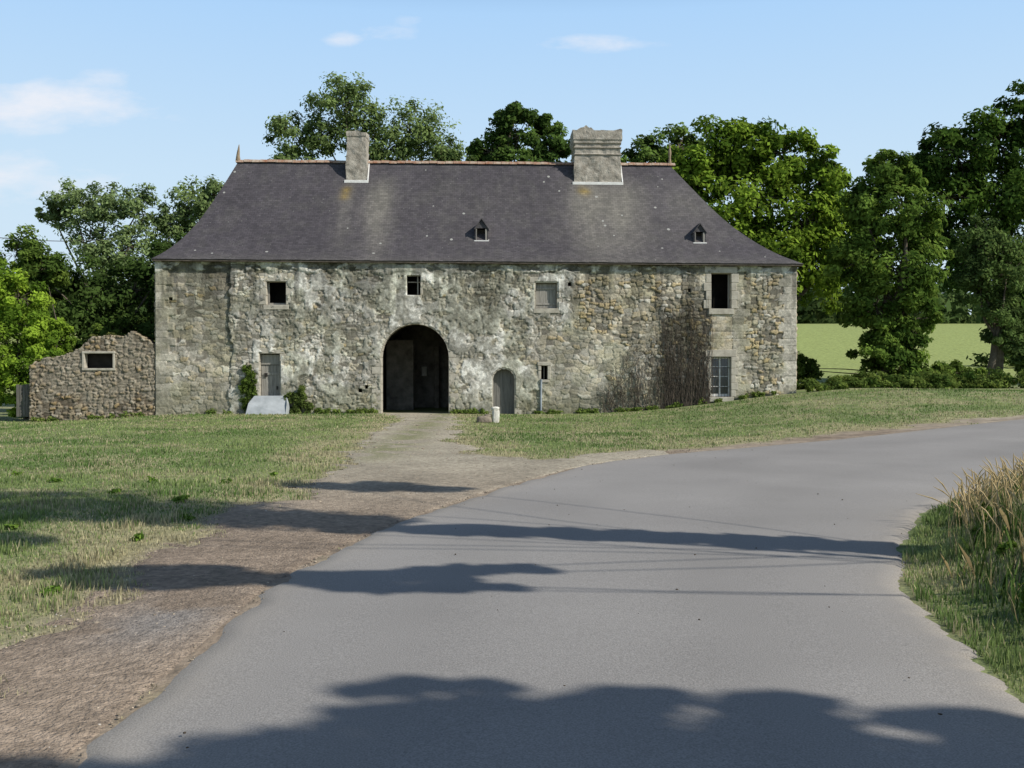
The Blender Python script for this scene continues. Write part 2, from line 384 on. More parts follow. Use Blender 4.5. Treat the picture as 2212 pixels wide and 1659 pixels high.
def style_front(U, V, seed):
    nz = fbm(U*3.4, V*3.4, 90, 5); nf = fbm(U*10, V*10, 91, 3); nl = fbm(U*.6, V*.6, 92, 4); nm = fbm(U*1.6, V*1.6, 93, 4)
    # A: rubble left bay
    eA, iA, _ = stones(U, V, 100, .32, .17, .09); cA = mix(np.array([.25, .23, .19])+0*eA[..., None], pal(iA, [2, 5, 4, 1.2, .4]), eA)*.93; hA = eA*.03*(.3+iA)
    # B: eroded render over small stone
    eB, iB, _ = stones(U, V, 120, .20, .13, .12); cB = mix(np.array([.18, .17, .145])+0*eB[..., None], pal(iB, [2.4, 5, 2.2, 2.5, .15]), eB); hB = eB*.035*(.3+iB)
    ren = S((nz+.75*(nl-.5)-.44)/.10)*.92
    rc = np.array([.355, .345, .31])*(.55+.90*nf[..., None])
    bl = S((fbm(U*6.5, V*6.5, 97, 4)-.53)/.05)*S((nl-.42)/.10)
    rc = mix(rc, np.array([.64, .63, .58])+0*rc, bl*.7)
    cB = mix(cB, rc, ren); hB = hB*(1-ren)+ren*(.03+.03*nf+.02*nz)
    # C: brown rubble right, mortar darkened to paint in the shadow of deep joints
    eC, iC, _ = stones(U, V, 140, .25, .15, .12); cC = mix(np.array([.14, .12, .085])+0*eC[..., None], pal(iC, [3, 2.0, 5, 1.5, 3.0]), eC); hC = eC*.05*(.3+iC)
    mC = S((nm-.56)/.12)*.6; cC = mix(cC, np.array([.37, .335, .26])*(.6+.8*nf[..., None]), mC); hC = hC*(1-mC)+mC*.04
    # D: rough squared rubble, greyish, lower right-centre
    eD, iD, _ = stones(U, V, 160, .34, .19, .09); cD = mix(np.array([.24, .225, .18])+0*eD[..., None], pal(iD, [1, 4, 5, 2, .6]), eD); hD = eD*.03*(.4+iD)
    rD = S((nz-.47)/.12)*.45; cD = mix(cD, np.array([.36, .34, .28])*(.6+.8*nf[..., None]), rD)
    wj = (fbm(U*1.6, V*1.6, 94, 4)-.5)
    ja = 2.99+.5*wj+.12*(fbm(U*0, V*6, 96, 2)-.5)
    a = S((U-ja)/.04); c = mix(cA, cB, a); h = hA*(1-a)+(hB+.07)*a
    ed = np.exp(-((U-ja)/.05)**2)*S((V-.9)/.3); c = c*(1-.6*ed[..., None])  # shadow line of the render step, painted into the wall colour
    b = S((U-17.1-1.1*wj)/.2)*S((V-3.2+.4*(U-17)-1.2*wj)/.4)
    b = np.maximum(b, S((U-19.4-1.8*wj)/.5)); c = mix(c, cC, b); h = h*(1-b)+(hC+.03)*b
    dm = S((U-15.4-1.5*wj)/.5)*(1-b)*(1-S((V-3.4-1.4*wj)/.5)); dm = np.maximum(dm, (1-a)*(1-S((V-2-2*wj)/.4))); c = mix(c, cD, dm*.9); h = h*(1-dm)+(hD+.04)*dm
    c = c*(.62+.78*nm)[..., None]*(.72+.58*nl)[..., None]
    def quoin(u0, u1, alt, z0=-1, z1=9, pale=np.array([.40, .375, .32]), hh=.06, st=.85):
        nonlocal c, h
        vv = V+.03*(nm-.5); r = np.floor(vv/.31); w = u1+alt*((r % 2)) if alt > 0 else u1+0*V
        w = w+.22*(hsh(r, r*0+3, 4)-.5)*(alt != 0)
        w0 = u0+alt*((r % 2)) if alt < 0 else u0
        mm = (S((U-w0)/.03)*S((w-U)/.03))*(V > z0)*(V < z1)
        j = S((1-np.abs((vv/.31) % 1-.5)*2)/.10)
        q = pale*(.80+.35*hsh(r, r*0+u0, 9))[..., None]*(.75+.5*nf[..., None])*(.75+.5*nm[..., None])
        q = mix(q*.65, q, j); c = mix(c, q, mm*st); h = h*(1-mm)+mm*(hh*(.6+.4*j)+.02*nf)
    quoin(-.1, .48, .3, pale=np.array([.37, .345, .285])); quoin(25.85, 26.6, -.22, pale=np.array([.44, .415, .355]), st=.9)
    quoin(23.7, 24.15, .22, .6, 6.0, pale=np.array([.45, .42, .345])); quoin(22.45, 22.75, 0, .6, 2.5, st=.6)
    quoin(22.8, 23.7, 0, 2.55, 4.2, pale=np.array([.40, .355, .27]), st=.6)
    # pale lime band below the eaves, damp streaks
    tb = S((V-5.72-.3*wj)/.15); tm = S((fbm(U*2.4, V*5, 99, 4)-.42)/.08)
    c = mix(c, np.array([.47, .46, .41])*(.65+.7*nf[..., None]), tb*tm*.8); c = mix(c, np.array([.10, .095, .07])+0*c, tb*(1-tm)*.75)
    h = h+.04*tb*tm
    dk = S((fbm(U*3.5, V*.55, 95, 4)-.48)/.12)*S((V-2.8)/2.6)*.9; c = c*(1-dk[..., None]*.5)
    gr = (1-S((V+.1-.8*nl)/1.1)); c = mix(c, np.array([.16, .155, .10])+0*c, gr*.5)
    lc = S((fbm(U*1.1, V*1.1, 98, 5)-.50)/.10)*.5; c = c*(1-lc[..., None])+c*np.array([.74, .76, .62])*lc[..., None]
    st_ = S((fbm(U*2.0, V*2.0, 89, 5)-.54)/.05)*.5; c = c*(1-st_[..., None])+np.array([.14, .135, .105])*st_[..., None]
    vd = np.exp(-((U-21.6-.3*wj)/1.1)**2)*(1-S((V-3.8-2*wj)/1.2)); c = c*(1-.5*vd[..., None])
    for cr, wdt in (([(13.25, 5.7), (13.15, 4.6), (13.4, 3.6), (13.3, 3.0)], .03), ([(14.6, 5.6), (14.4, 4.6), (14.9, 3.6)], .025), ([(15.6, 3.6), (15.5, 2.8), (15.65, 2.2)], .03)):
        d = seg_d(cr, U+.3*(nz-.5), V+.25*(nf-.5)); m_ = 1-S(d/wdt/1.6); c = c*(1-.45*m_[..., None]); h = h-.02*m_
    return h, c*1.14
def style_rub(U, V, seed):
    nf = fbm(U*9, V*9, seed+91, 3); nl = fbm(U*.8, V*.8, seed+92, 4)
    e, i, _ = stones(U, V, 200+seed, .22, .13, .14); c = mix(np.array([.13, .11, .085])+0*e[..., None], pal(i, [3.4, 3, 4, .8, 1]), e)*np.array([.95, .88, .80])
    h = e*.06*(.3+i); m_ = S((nl-.50)/.1); c = mix(c, np.array([.24, .215, .17])*(.5+.9*nf[..., None]), m_*.7)
    return h, c*(.55+.7*nl)[..., None]

AC = 10.545; AR = 1.375; AZ = 2.32
def hole_front(u, v):
    g = .05
    r = ((u > 4.49-g) & (u < 5.28+g) & (v > 4.47-g) & (v < 5.42+g))
    r |= ((u > 10.19) & (u < 10.76) & (v > 4.88) & (v < 5.70))
    r |= ((u > 15.50-g) & (u < 16.38+g) & (v > 4.35-g) & (v < 5.40+g))
    r |= ((u > 22.81-g) & (u < 23.65+g) & (v > 4.36-g) & (v < 5.83+g))
    r |= ((u > 22.81-g) & (u < 23.65+g) & (v > .69-g) & (v < 2.35+g))
    r |= ((u > 4.21-g) & (u < 5.03+g) & (v > -.2) & (v < 2.47+g))
    r |= ((u > 15.73-g) & (u < 16.0+g) & (v > 1.41-g) & (v < 1.98+g))
    r |= ((np.abs(u-AC) < AR+g) & (v < AZ)) | ((np.hypot(u-AC, v-AZ) < AR+g) & (v >= AZ))
    r |= ((np.abs(u-14.19) < .44+g) & (v < 1.41)) | ((np.hypot(u-14.19, v-1.41) < .44+g) & (v >= 1.41))
    for (a, b) in ((.62, 4.7), (8.3, .95), (8.55, 1.1), (21.9, 5.1), (16.9, 5.35)): r |= (np.abs(u-a) < .07) & (np.abs(v-b) < .07)
    return r
ft = lambda U, V, d: np.stack([U, -d, V], -1)
sheet('front_wall', 0, W, -.8, 6.32, .03, style_front, ft, hole_front, .45, parent=house)
sheet('left_wall', .02, D, -.8, 6.3, .07, style_rub, lambda U, V, d: np.stack([-.004-d, U, V], -1), None, .3, 5, house)
sheet('right_wall', .02, D, -.8, 6.2, .07, style_rub, lambda U, V, d: np.stack([W+.004+d, U, V], -1), None, .3, 7, house)
sheet('back_wall', 0, W, -.8, 6.25, .09, style_rub, lambda U, V, d: np.stack([U, D+.004+d, V], -1), None, .3, 9, house)

# roof
prof = np.array([(0, 0), (.1, .05), (.2, .11), (.34, .215), (.5, .365), (.65, .535), (.8, .73), (1, 1)])
ff = np.linspace(0, 1, 34); hh = np.interp(ff, prof[:, 0], prof[:, 1])
hh = np.convolve(np.pad(hh, 2, mode='reflect', reflect_type='odd'), np.ones(5)/5, 'valid'); hh[0] = 0; hh[-1] = 1
UL0, UL1, UR0, UR1, VF0, VR, VB0 = -.08, 2.42, 26.62, 21.85, -.32, 4.0, 8.3
ZR = 11.17
def zeave(u): return 6.30-.095*u/26.4
def roof_pt(u, v):
    f = (v-VF0)/(VR-VF0); return zeave(u)*(1-np.interp(f, ff, hh))+ZR*np.interp(f, ff, hh)
def loft(kind):
    m = 300 if kind in 'FB' else 60
    out = []; uvs = []; sl = 0; prev = None
    for f, h in zip(ff, hh):
        ul = UL0+(UL1-UL0)*f; ur = UR0+(UR1-UR0)*f; vf = VF0+(VR-VF0)*f; vb = VB0+(VR-VB0)*f
        a, b = {'F': ((ul, vf), (ur, vf)), 'B': ((ur, vb), (ul, vb)), 'L': ((ul, vb), (ul, vf)), 'R': ((ur, vf), (ur, vb))}[kind]
        t = np.linspace(0, 1, m); u = a[0]+(b[0]-a[0])*t; v = a[1]+(b[1]-a[1])*t
        z = zeave(u)*(1-h)+ZR*h
        z = z+.05*(fbm(u*.5+5, v*.5+f*3, 301, 3)-.5)*math.sin(math.pi*f)
        if f == 0: z = z+.02*(fbm(u*3, v*3, 302, 2)-.5)
        p = np.stack([u, v, z], -1)
        if prev is not None: sl += np.linalg.norm(p[m//2]-prev)
        prev = p[m//2]; out.append(p); uvs.append(np.stack([u if kind in 'FB' else v, np.full(m, sl)], -1))
    out = np.array(out); uvs = np.array(uvs); nr = len(ff)
    u, z = out[..., 0], out[..., 2]; s = uvs[..., 1]
    n1 = fbm(uvs[..., 0]*.7, s*.5, 311, 5); n2 = fbm(uvs[..., 0]*2.5, s*2.5, 312, 4)
    c = np.array([.068, .063, .070])*(.80+.40*n1[..., None])
    c = mix(c, np.array([.10, .097, .09])+0*c, S((n2-.52)/.15)*.3)
    if kind == 'F':
        w = (fbm(u*2.2, s*.35, 313, 4)-.5)
        for (uc, wd_, st) in ((8.8, .55, 1.3), (7.4, .4, .5), (18.1, 1.0, 1.1), (19.4, .8, .9), (13, 3, .1), (20.4, .5, .35), (22.3, 1.2, .3)):
            k_ = np.exp(-(((u-uc-.6*w)/wd_)**2))*np.clip((10.6-z)/1.0, 0, 1)*np.clip((z-5.8)/3.0, .25, 1)*st*(.5+1.0*fbm(u*1.5, s*.6, 317, 4))
            c = mix(c, np.array([.22, .21, .175])+0*c, np.clip(k_, 0, .95)*.65)
        for (uc, zc) in ((7.35, 9.75), (7.3, 9.45), (17.75, 9.8), (17.95, 9.75)):
            k_ = np.exp(-(((u-uc)/.2)**2+((z-zc)/.16)**2)); c = mix(c, np.array([.30, .21, .04])+0*c, k_*.55)
        ed = np.exp(-((z-6.3)/.25)); c = mix(c, np.array([.13, .125, .11])+0*c, np.clip(ed, 0, 1)*.35)
    idx = np.arange(nr*m).reshape(nr, m)
    F = np.stack([idx[:-1, :-1], idx[:-1, 1:], idx[1:, 1:], idx[1:, :-1]], -1).reshape(-1, 4)
    nm = {'F': 'roof_front', 'B': 'roof_back', 'L': 'roof_left_hip', 'R': 'roof_right_hip'}[kind]
    np_mesh(nm, out.reshape(-1, 3), F, M_slate, c.reshape(-1, 3), smooth=True, parent=house, uv=uvs.reshape(-1, 2))
for k_ in 'FBLR': loft(k_)
P_ = Parts()
P_.poly([(UL0+.03, VF0+.03, 6.285), (UR0-.03, VF0+.03, 6.19), (UR0-.03, VB0-.03, 6.19), (UL0+.03, VB0-.03, 6.285)], [(UL0+.03, VF0+.03, 6.22), (UR0-.03, VF0+.03, 6.125), (UR0-.03, VB0-.03, 6.125), (UL0+.03, VB0-.03, 6.22)])
P_.done('eave_soffit', mat_noise('old_timber', (.06, .05, .04), (.13, .11, .09), 4), house)
P_ = Parts(); u = UL1-.1
while u < UR1+.05:
    l = .36; zt = ZR+.04+R.uniform(-.014, .014); w = .14
    pr = [(-w, -.09), (-w*.6, .01), (0, .05), (w*.6, .01), (w, -.09)]
    P_.poly([(u, VR+a, zt+b) for a, b in pr], [(u+l-.015, VR+a*.93, zt+b*.93-.006) for a, b in pr]); u += l
P_.done('ridge_tiles', M_terra, house)
T_ = Tubes()
T_.add([(UL1-.02, VR, ZR), (UL1-.02, VR, ZR+.25), (UL1, VR, ZR+.45), (UL1+.03, VR, ZR+.75)], [.12, .08, .06, .015], 7)
T_.add([(UR1+.02, VR, ZR), (UR1+.02, VR, ZR+.3), (UR1+.02, VR, ZR+.55), (UR1+.02, VR, ZR+.8), (UR1+.02, VR, ZR+1.0)], [.10, .05, .08, .03, .015], 7)
T_.done('ridge_finials', mat_noise('old_finial', (.16, .11, .07), (.32, .27, .19), 8), house)

def chimney(name, u0, u1, v0, v1, z0, z1, bands, flare):
    bm = bmesh.new(); nz_ = int((z1-z0)/.05); nx_ = max(6, int((u1-u0)/.07)); nyy = max(5, int((v1-v0)/.08))
    per = []
    for i in range(nx_): per.append((i/nx_, 0))
    for i in range(nyy): per.append((1, i/nyy))
    for i in range(nx_): per.append((1-i/nx_, 1))
    for i in range(nyy): per.append((0, 1-i/nyy))
    rings = []
    for iz in range(nz_+1):
        t = iz/nz_; z = z0+(z1-z0)*t
        ex = .08*(1-t)
        for (b0, b1, amt) in bands:
            if b0 <= z <= b1: ex += amt
        ring = []
        for (a, b) in per:
            x = u0-ex+(u1-u0+2*ex)*a; y = v0-ex+(v1-v0+2*ex)*b
            nn = float(fbm(np.array(x*3+y*2), np.array(z*3+y), 400, 3))-.5
            zz_ = z+(nn*flare if iz == nz_ else 0)
            ring.append(bm.verts.new((x+nn*.09, y+nn*.09, zz_)))
        rings.append(ring)
    for a, b in zip(rings[:-1], rings[1:]):
        for i in range(len(a)): bm.faces.new((a[i], a[(i+1) % len(a)], b[(i+1) % len(a)], b[i]))
    cc = bm.verts.new(((u0+u1)/2, (v0+v1)/2, z1-.08))
    for i in range(len(per)): bm.faces.new((rings[-1][i], rings[-1][(i+1) % len(per)], cc))
    bmesh.ops.recalc_face_normals(bm, faces=bm.faces)
    me = bpy.data.meshes.new(name); bm.to_mesh(me); bm.free(); me.materials.append(M_conc)
    ob = bpy.data.objects.new(name, me); COL.objects.link(ob); ob.parent = house
chimney('left_chimney', 7.33, 8.16, 3.45, 4.5, 9.4, 12.42, [(12.2, 12.5, .03)], .2)
chimney('right_chimney', 17.5, 19.5, 3.45, 4.75, 9.4, 12.60, [(12.12, 12.7, .10), (11.75, 11.83, .06), (11.45, 11.52, .06), (11.98, 12.1, .06)], .6)
P_ = Parts()
for (a, b) in ((7.21, 8.28), (17.36, 19.64)):
    v0 = 3.34; zr = float(roof_pt(a, v0))
    P_.box(a, b, v0-.03, v0+.05, zr-.05, zr+.08, .01)
    P_.poly([(b, v0, zr-.02), (b, v0, zr+.10), (b, VR, ZR+.1), (b, VR, ZR-.05)], [(b-.05, v0, zr-.02), (b-.05, v0, zr+.10), (b-.05, VR, ZR+.1), (b-.05, VR, ZR-.05)])
P_.done('chimney_flashing', M_white, house)

# dormers: small gabled lucarnes
M_dsl = mat_noise('dormer_slate', (.045, .043, .048), (.10, .096, .10), 6)
def dormer(name, uc, v0, w, ho, ht):
    z0 = float(roof_pt(uc, v0)); hw = w/2; th = .05
    ob = Parts()
    ob.box(uc-hw-th, uc-hw, v0, v0+1.0, z0-.15, z0+ho, .004); ob.box(uc+hw, uc+hw+th, v0, v0+1.0, z0-.15, z0+ho, .004)
    ob.poly([(uc-hw-th, v0+.02, z0+ho-.02), (uc+hw+th, v0+.02, z0+ho-.02), (uc, v0+.02, z0+ht-.05)], [(uc-hw-th, v0+.09, z0+ho-.02), (uc+hw+th, v0+.09, z0+ho-.02), (uc, v0+.09, z0+ht-.05)])
    e = th+.03; zb = z0+ho-.05
    for sgn in (-1, 1):
        x = uc+sgn*(hw+e)
        ob.poly([(uc+sgn*.004, v0-.05, z0+ht), (x, v0-.05, zb), (x, v0-.05, zb-.035), (uc+sgn*.004, v0-.05, z0+ht-.045)], [(uc+sgn*.004, v0+1.3, z0+ht), (x, v0+1.3, zb), (x, v0+1.3, zb-.035), (uc+sgn*.004, v0+1.3, z0+ht-.045)])
    ob.done(name, M_dsl, house)
    q = Parts(); q.box(uc-hw-th-.03, uc+hw+th+.03, v0-.05, v0+.1, z0-.05, z0+.0, .006); q.done(name+'_sill', M_white, house)
    q = Parts(); q.box(uc-hw, uc+hw, v0+.3, v0+.33, z0, z0+ho-.05, 0); q.done(name+'_opening', M_dark, house)
    q = Parts(); q.box(uc+hw-.07, uc+hw-.005, v0-.01, v0+.3, z0+.005, z0+ho-.05, .004); q.box(uc-hw+.005, uc-hw+.03, v0-.01, v0+.1, z0+.005, z0+ho-.05, .004)
    q.done(name+'_frame', M_wood, house)
dormer('centre_dormer', 13.28, 1.12, .46, .54, .95); dormer('right_dormer', 22.6, 1.10, .42, .48, .83)

def surround(name, u0, u1, z0, z1, jw=.26, lh=.3, sh=.16, mat=M_dress, alt=True, pv=-.095):
    P = Parts(); z = z0; i = 0
    while z < z1-.02:
        hgt = min(R.uniform(.28, .42), z1-z)
        if z1-(z+hgt) < .15: hgt = z1-z
        for sd in (0, 1):
            w = jw*(1.0 if (i+sd) % 2 or not alt else 1.45)
            if sd == 0: P.box(u0-w, u0, pv+R.uniform(-.01, .01), .42, z+.004, z+hgt-.004, .012, .003)
            else: P.box(u1, u1+w, pv+R.uniform(-.01, .01), .42, z+.004, z+hgt-.004, .012, .003)
        z += hgt; i += 1
    if lh: P.box(u0-jw*1.25, u1+jw*1.15, pv-.004, .42, z1+.004, z1+lh, .014, .005)
    if sh: P.box(u0-jw*.5, u1+jw*.5, pv-.03, .42, z0-sh, z0-.004, .012, .004)
    P.done(name, mat, house)
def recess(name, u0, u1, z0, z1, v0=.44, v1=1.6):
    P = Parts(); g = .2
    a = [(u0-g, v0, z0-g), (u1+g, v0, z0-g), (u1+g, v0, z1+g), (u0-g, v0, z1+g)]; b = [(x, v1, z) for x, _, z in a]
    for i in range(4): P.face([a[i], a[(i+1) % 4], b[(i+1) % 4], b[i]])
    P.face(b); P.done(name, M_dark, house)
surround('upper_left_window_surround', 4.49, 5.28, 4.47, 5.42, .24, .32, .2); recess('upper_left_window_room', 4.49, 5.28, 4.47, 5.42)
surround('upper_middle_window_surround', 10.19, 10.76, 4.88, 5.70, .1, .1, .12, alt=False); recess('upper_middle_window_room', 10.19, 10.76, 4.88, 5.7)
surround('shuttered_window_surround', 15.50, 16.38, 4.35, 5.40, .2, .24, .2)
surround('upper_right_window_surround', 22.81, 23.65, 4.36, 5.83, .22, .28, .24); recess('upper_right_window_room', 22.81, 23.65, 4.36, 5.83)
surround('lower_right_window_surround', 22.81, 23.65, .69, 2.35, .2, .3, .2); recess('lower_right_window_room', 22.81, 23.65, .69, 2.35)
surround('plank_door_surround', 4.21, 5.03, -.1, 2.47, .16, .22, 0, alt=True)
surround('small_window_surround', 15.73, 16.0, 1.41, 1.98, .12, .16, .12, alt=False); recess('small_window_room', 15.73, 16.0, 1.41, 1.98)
P = Parts(); P.box(4.5, 5.27, .2, .26, 4.475, 4.56, .004); P.box(4.5, 4.56, .2, .26, 4.57, 5.41, .004)
P.box(10.2, 10.75, .25, .3, 5.42, 5.46, .003); P.box(10.62, 10.67, .12, .17, 4.9, 5.69, .003)
P.box(22.82, 22.88, .2, .26, 4.37, 5.82, .004); P.box(23.58, 23.64, .2, .26, 4.37, 5.82, .004)
P.box(15.85, 15.875, .1, .12, 1.42, 1.97, 0)
P.done('old_window_frames', M_wood, house)
P = Parts(); u = 15.52
for i in range(6): P.box(u, u+.135, .10+R.uniform(0, .01), .14, 4.37, 5.38, .005); u += .1405
P.box(15.53, 16.36, .075, .098, 4.5, 4.58, .004); P.box(15.53, 16.36, .075, .098, 5.14, 5.22, .004)
P.done('wooden_shutter', M_wood, house)
P = Parts(); u = 4.225
for i in range(5): P.box(u, u+.15, .18+R.uniform(0, .012), .23, -.1, 2.0, .005); u += .157
P.box(4.22, 5.02, .14, .22, 2.02, 2.44, .01); P.box(4.24, 5.0, .155, .178, .6, .7, .004); P.box(4.24, 5.0, .155, .178, 1.6, 1.7, .004)
P.done('plank_door', M_wood, house)
P = Parts(); P.box(4.36, 4.48, .13, .152, 1.52, 1.68, .003); P.box(4.85, 4.9, .11, .152, 1.0, 1.14, .003); P.done('door_ironwork', M_dark, house)
P = Parts(); u = 13.76
for i in range(6):
    a, b = u, u+.14; fa = lambda x: 1.41+math.sqrt(max(0, .435**2-(x-14.19)**2))
    v0 = .2+R.uniform(0, .012)
    P.poly([(a, v0, -.2), (b, v0, -.2), (b, v0, fa(b)), ((a+b)/2, v0, fa((a+b)/2)), (a, v0, fa(a))], [(a, .25, -.2), (b, .25, -.2), (b, .25, fa(b)), ((a+b)/2, .25, fa((a+b)/2)), (a, .25, fa(a))]); u += .1455
P.done('small_arched_door', mat_noise('grey_wood', (.10, .10, .095), (.21, .205, .19), 3, stretch=(9, 9, .6)), house)
def arch(name, uc, r, zs, t, n, zb, pv=-.095, dp=.5, mat=M_dress):
    P = Parts()
    for i in range(n):
        a0 = math.pi*i/n+.006/r; a1 = math.pi*(i+1)/n-.006/r; tt = t*R.uniform(.92, 1.15); pf = pv+R.uniform(-.012, .008)
        q = [(r, a0), (r, (a0+a1)/2), (r, a1), (r+tt, a1), (r+tt, (a0+a1)/2), (r+tt, a0)]
        pts = [(uc+rr*math.cos(a), zs+rr*math.sin(a)) for rr, a in q]
        P.poly([(x, pf, z) for x, z in pts], [(x, dp, z) for x, z in pts], .01)
    z = zb; i = 0
    while z < zs-.03:
        hgt = min(R.uniform(.28, .42), zs-z)
        if zs-(z+hgt) < .15: hgt = zs-z
        for sd in (0, 1):
            w = t*(1.0 if (i+sd) % 2 else 1.5); pf = pv+R.uniform(-.012, .008)
            if sd: P.box(uc-r-w, uc-r, pf, dp, z+.004, z+hgt-.004, .012)
            else: P.box(uc+r, uc+r+w, pf, dp, z+.004, z+hgt-.004, .012)
        z += hgt; i += 1
    P.done(name, mat, house)
arch('gateway_arch', AC, AR, AZ, .27, 17, -.2); arch('small_door_arch', 14.19, .44, 1.41, .19, 7, -.2)
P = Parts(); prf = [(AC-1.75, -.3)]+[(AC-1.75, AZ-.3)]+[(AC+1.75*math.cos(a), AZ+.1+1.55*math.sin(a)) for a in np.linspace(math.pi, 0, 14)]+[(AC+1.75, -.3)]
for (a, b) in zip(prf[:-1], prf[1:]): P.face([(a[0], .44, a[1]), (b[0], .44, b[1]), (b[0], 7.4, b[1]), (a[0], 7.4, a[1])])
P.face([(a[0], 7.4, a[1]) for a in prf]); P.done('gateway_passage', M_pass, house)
P = Parts(); P.box(AC-1.6, AC-.35, 4.6, 5.2, -.3, 3.2, .03); P.box(AC+.5, AC+.75, 6.6, 7.3, -.3, 3.0, .03); P.done('passage_piers', M_pass, house)
P = Parts(); P.box(AC-.12, AC+.12, 7.25, 7.35, 1.55, 2.0, .01); P.done('passage_window_panel', M_stone, house)  # pale panel stands in for daylight through a small rear window
P = Parts(); u0, u1, z0, z1 = 22.81, 23.65, .69, 2.35; v = .18
P.box(u0+.005, u0+.06, v, v+.06, z0+.01, z1-.01, .004); P.box(u1-.06, u1-.005, v, v+.06, z0+.01, z1-.01, .004)
P.box(u0+.062, u1-.062, v, v+.06, z1-.07, z1-.01, .004); P.box(u0+.062, u1-.062, v, v+.06, z0+.01, z0+.12, .004)
um = (u0+u1)/2; P.box(um-.035, um+.035, v-.012, v+.055, z0+.122, z1-.072, .004)
for z in (1.12, 1.54, 1.95): P.box(u0+.062, um-.037, v+.01, v+.04, z-.014, z+.014, .002); P.box(um+.037, u1-.062, v+.01, v+.04, z-.014, z+.014, .002)
P.done('french_window_frame', M_white, house)
P = Parts(); P.box(u0+.03, u1-.03, v+.042, v+.05, z0+.05, z1-.05, 0); P.done('french_window_glass', M_glass, house)
T_ = Tubes()
for k_ in range(6): x = u0+.1+k_*.128; T_.add([(x, .08, z0), (x, .08, z1-.02)], [.008, .008], 5)
for z in (1.1, 1.9): T_.add([(u0, .08, z), (u1, .08, z)], [.009, .009], 5)
T_.done('window_bars', M_dark, house)
T_ = Tubes(); T_.add([(15.72, -.13, -.3), (15.72, -.13, .6), (15.73, -.13, 1.4)], [.045, .045, .045], 10); T_.add([(15.73, -.13, 1.36), (15.73, -.13, 1.42)], [.06, .06], 10); T_.done('drain_pipe', M_metal, house)

# dead creepers on the facade
T_ = Tubes()
for i in range(210):
    u = R.uniform(20.7, 22.7) if i < 140 else R.uniform(18.4, 21.2)
    top = min(R.uniform(1.5, 4.9), 1.0+(u-18.7)*1.3+R.uniform(0, 1)); n_ = 14; t_ = np.linspace(0, 1, n_)
    uu = u+np.cumsum(R.normal(0, .06, n_)); z_ = top*t_
    r0 = R.uniform(.006, .014)
    T_.add(np.stack([uu, -.10-R.uniform(0, .05)-.015*np.sin(t_*9+i), z_], -1), np.linspace(r0, .003, n_), 4)
    for j in range(6):
        q = R.randint(3, n_-1); T_.limb((uu[q], -.12, z_[q]), (uu[q]+R.uniform(-.4, .4), -.10, z_[q]+R.uniform(-.1, .5)), .005, .002, .15, 5, 3)
T_.done('dead_creeper', M_vine)
bpy.data.objects['dead_creeper'].location = house.location; bpy.data.objects['dead_creeper'].rotation_euler = house.rotation_euler

# ------------------------------------------------------------------ ruined wall
wallroot = empty('ruined_stone_wall', (-19.55, 40.35, 0), .05)
def topz(u): return np.interp(u, [0, .3, 1.1, 1.9, 2.35, 2.6, 3.2, 4.3, 4.75, 5.0], [1.95, 2.2, 2.35, 2.6, 3.0, 3.15, 3.2, 3.35, 3.1, 2.85])+(fbm(u*4, u*0, 500, 3)-.5)*.28+(hsh(np.floor(u*4), u*0, 2)-.5)*.12
def hole_r(u, v): return (v > topz(u)) | ((u > 2.15) & (u < 3.38) & (v > 1.85) & (v < 2.5))
sheet('rubble', 0, 5.0, -.8, 3.6, .035, style_rub, ft, hole_r, .5, 3, wallroot, back=True)
P = Parts(); P.box(2.1, 3.43, -.09, .3, 1.78, 1.875, .012, .004); P.box(2.1, 3.43, -.09, .3, 2.475, 2.56, .012, .004)
P.box(2.11, 2.2, -.087, .3, 1.88, 2.47, .01); P.box(3.33, 3.42, -.087, .3, 1.88, 2.47, .01); P.done('wall_opening_frame', M_dress, wallroot)
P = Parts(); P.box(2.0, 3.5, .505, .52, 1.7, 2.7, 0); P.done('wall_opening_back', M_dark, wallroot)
P = Parts()
for i in range(5): P.box(-.62+i*.12, -.515+i*.12, .2, .225, .05, 1.35+R.uniform(-.04, .04), .004)
P.box(-.64, -.02, .228, .26, .35, .45, .004); P.box(-.64, -.02, .228, .26, 1.0, 1.1, .004)
ob = P.done('wooden_gate', mat_noise('dark_gate_wood', (.09, .085, .075), (.18, .17, .15), 4, stretch=(6, 6, .6))); ob.location = (-19.55, 40.35, -.15); ob.rotation_euler = (0, 0, .05)

# ------------------------------------------------------------------ leaves
GT = np.array([1.02, 1.12, .85])
def leaf_mesh(name, C, N_out, size, col, parent=None, mat=None, aspect=1.7):
    n = len(C); nd = N_out+R.normal(0, .6, (n, 3)); nd /= np.linalg.norm(nd, axis=1)[:, None]+1e-9
    t = np.cross(nd, R.normal(size=(n, 3))); t /= np.linalg.norm(t, axis=1)[:, None]+1e-9; b = np.cross(nd, t)
    s = size*R.uniform(.6, 1.35, n)[:, None]
    v = np.stack([C-t*s*.5*aspect, C-b*s*.42, C+t*s*.5*aspect, C+b*s*.42], 1)
    f = np.arange(n*4).reshape(n, 4); cc = np.repeat(col*GT, 4, axis=0)
    return np_mesh(name, v.reshape(-1, 3), f, mat or M_leaf, cc, parent=parent)
def cluster(C, rad, n, pw=.45):
    d = R.normal(size=(n, 3)); d /= np.linalg.norm(d, axis=1)[:, None]
    r = R.uniform(0, 1, n)**pw; return C+d*r[:, None]*np.asarray(rad), d
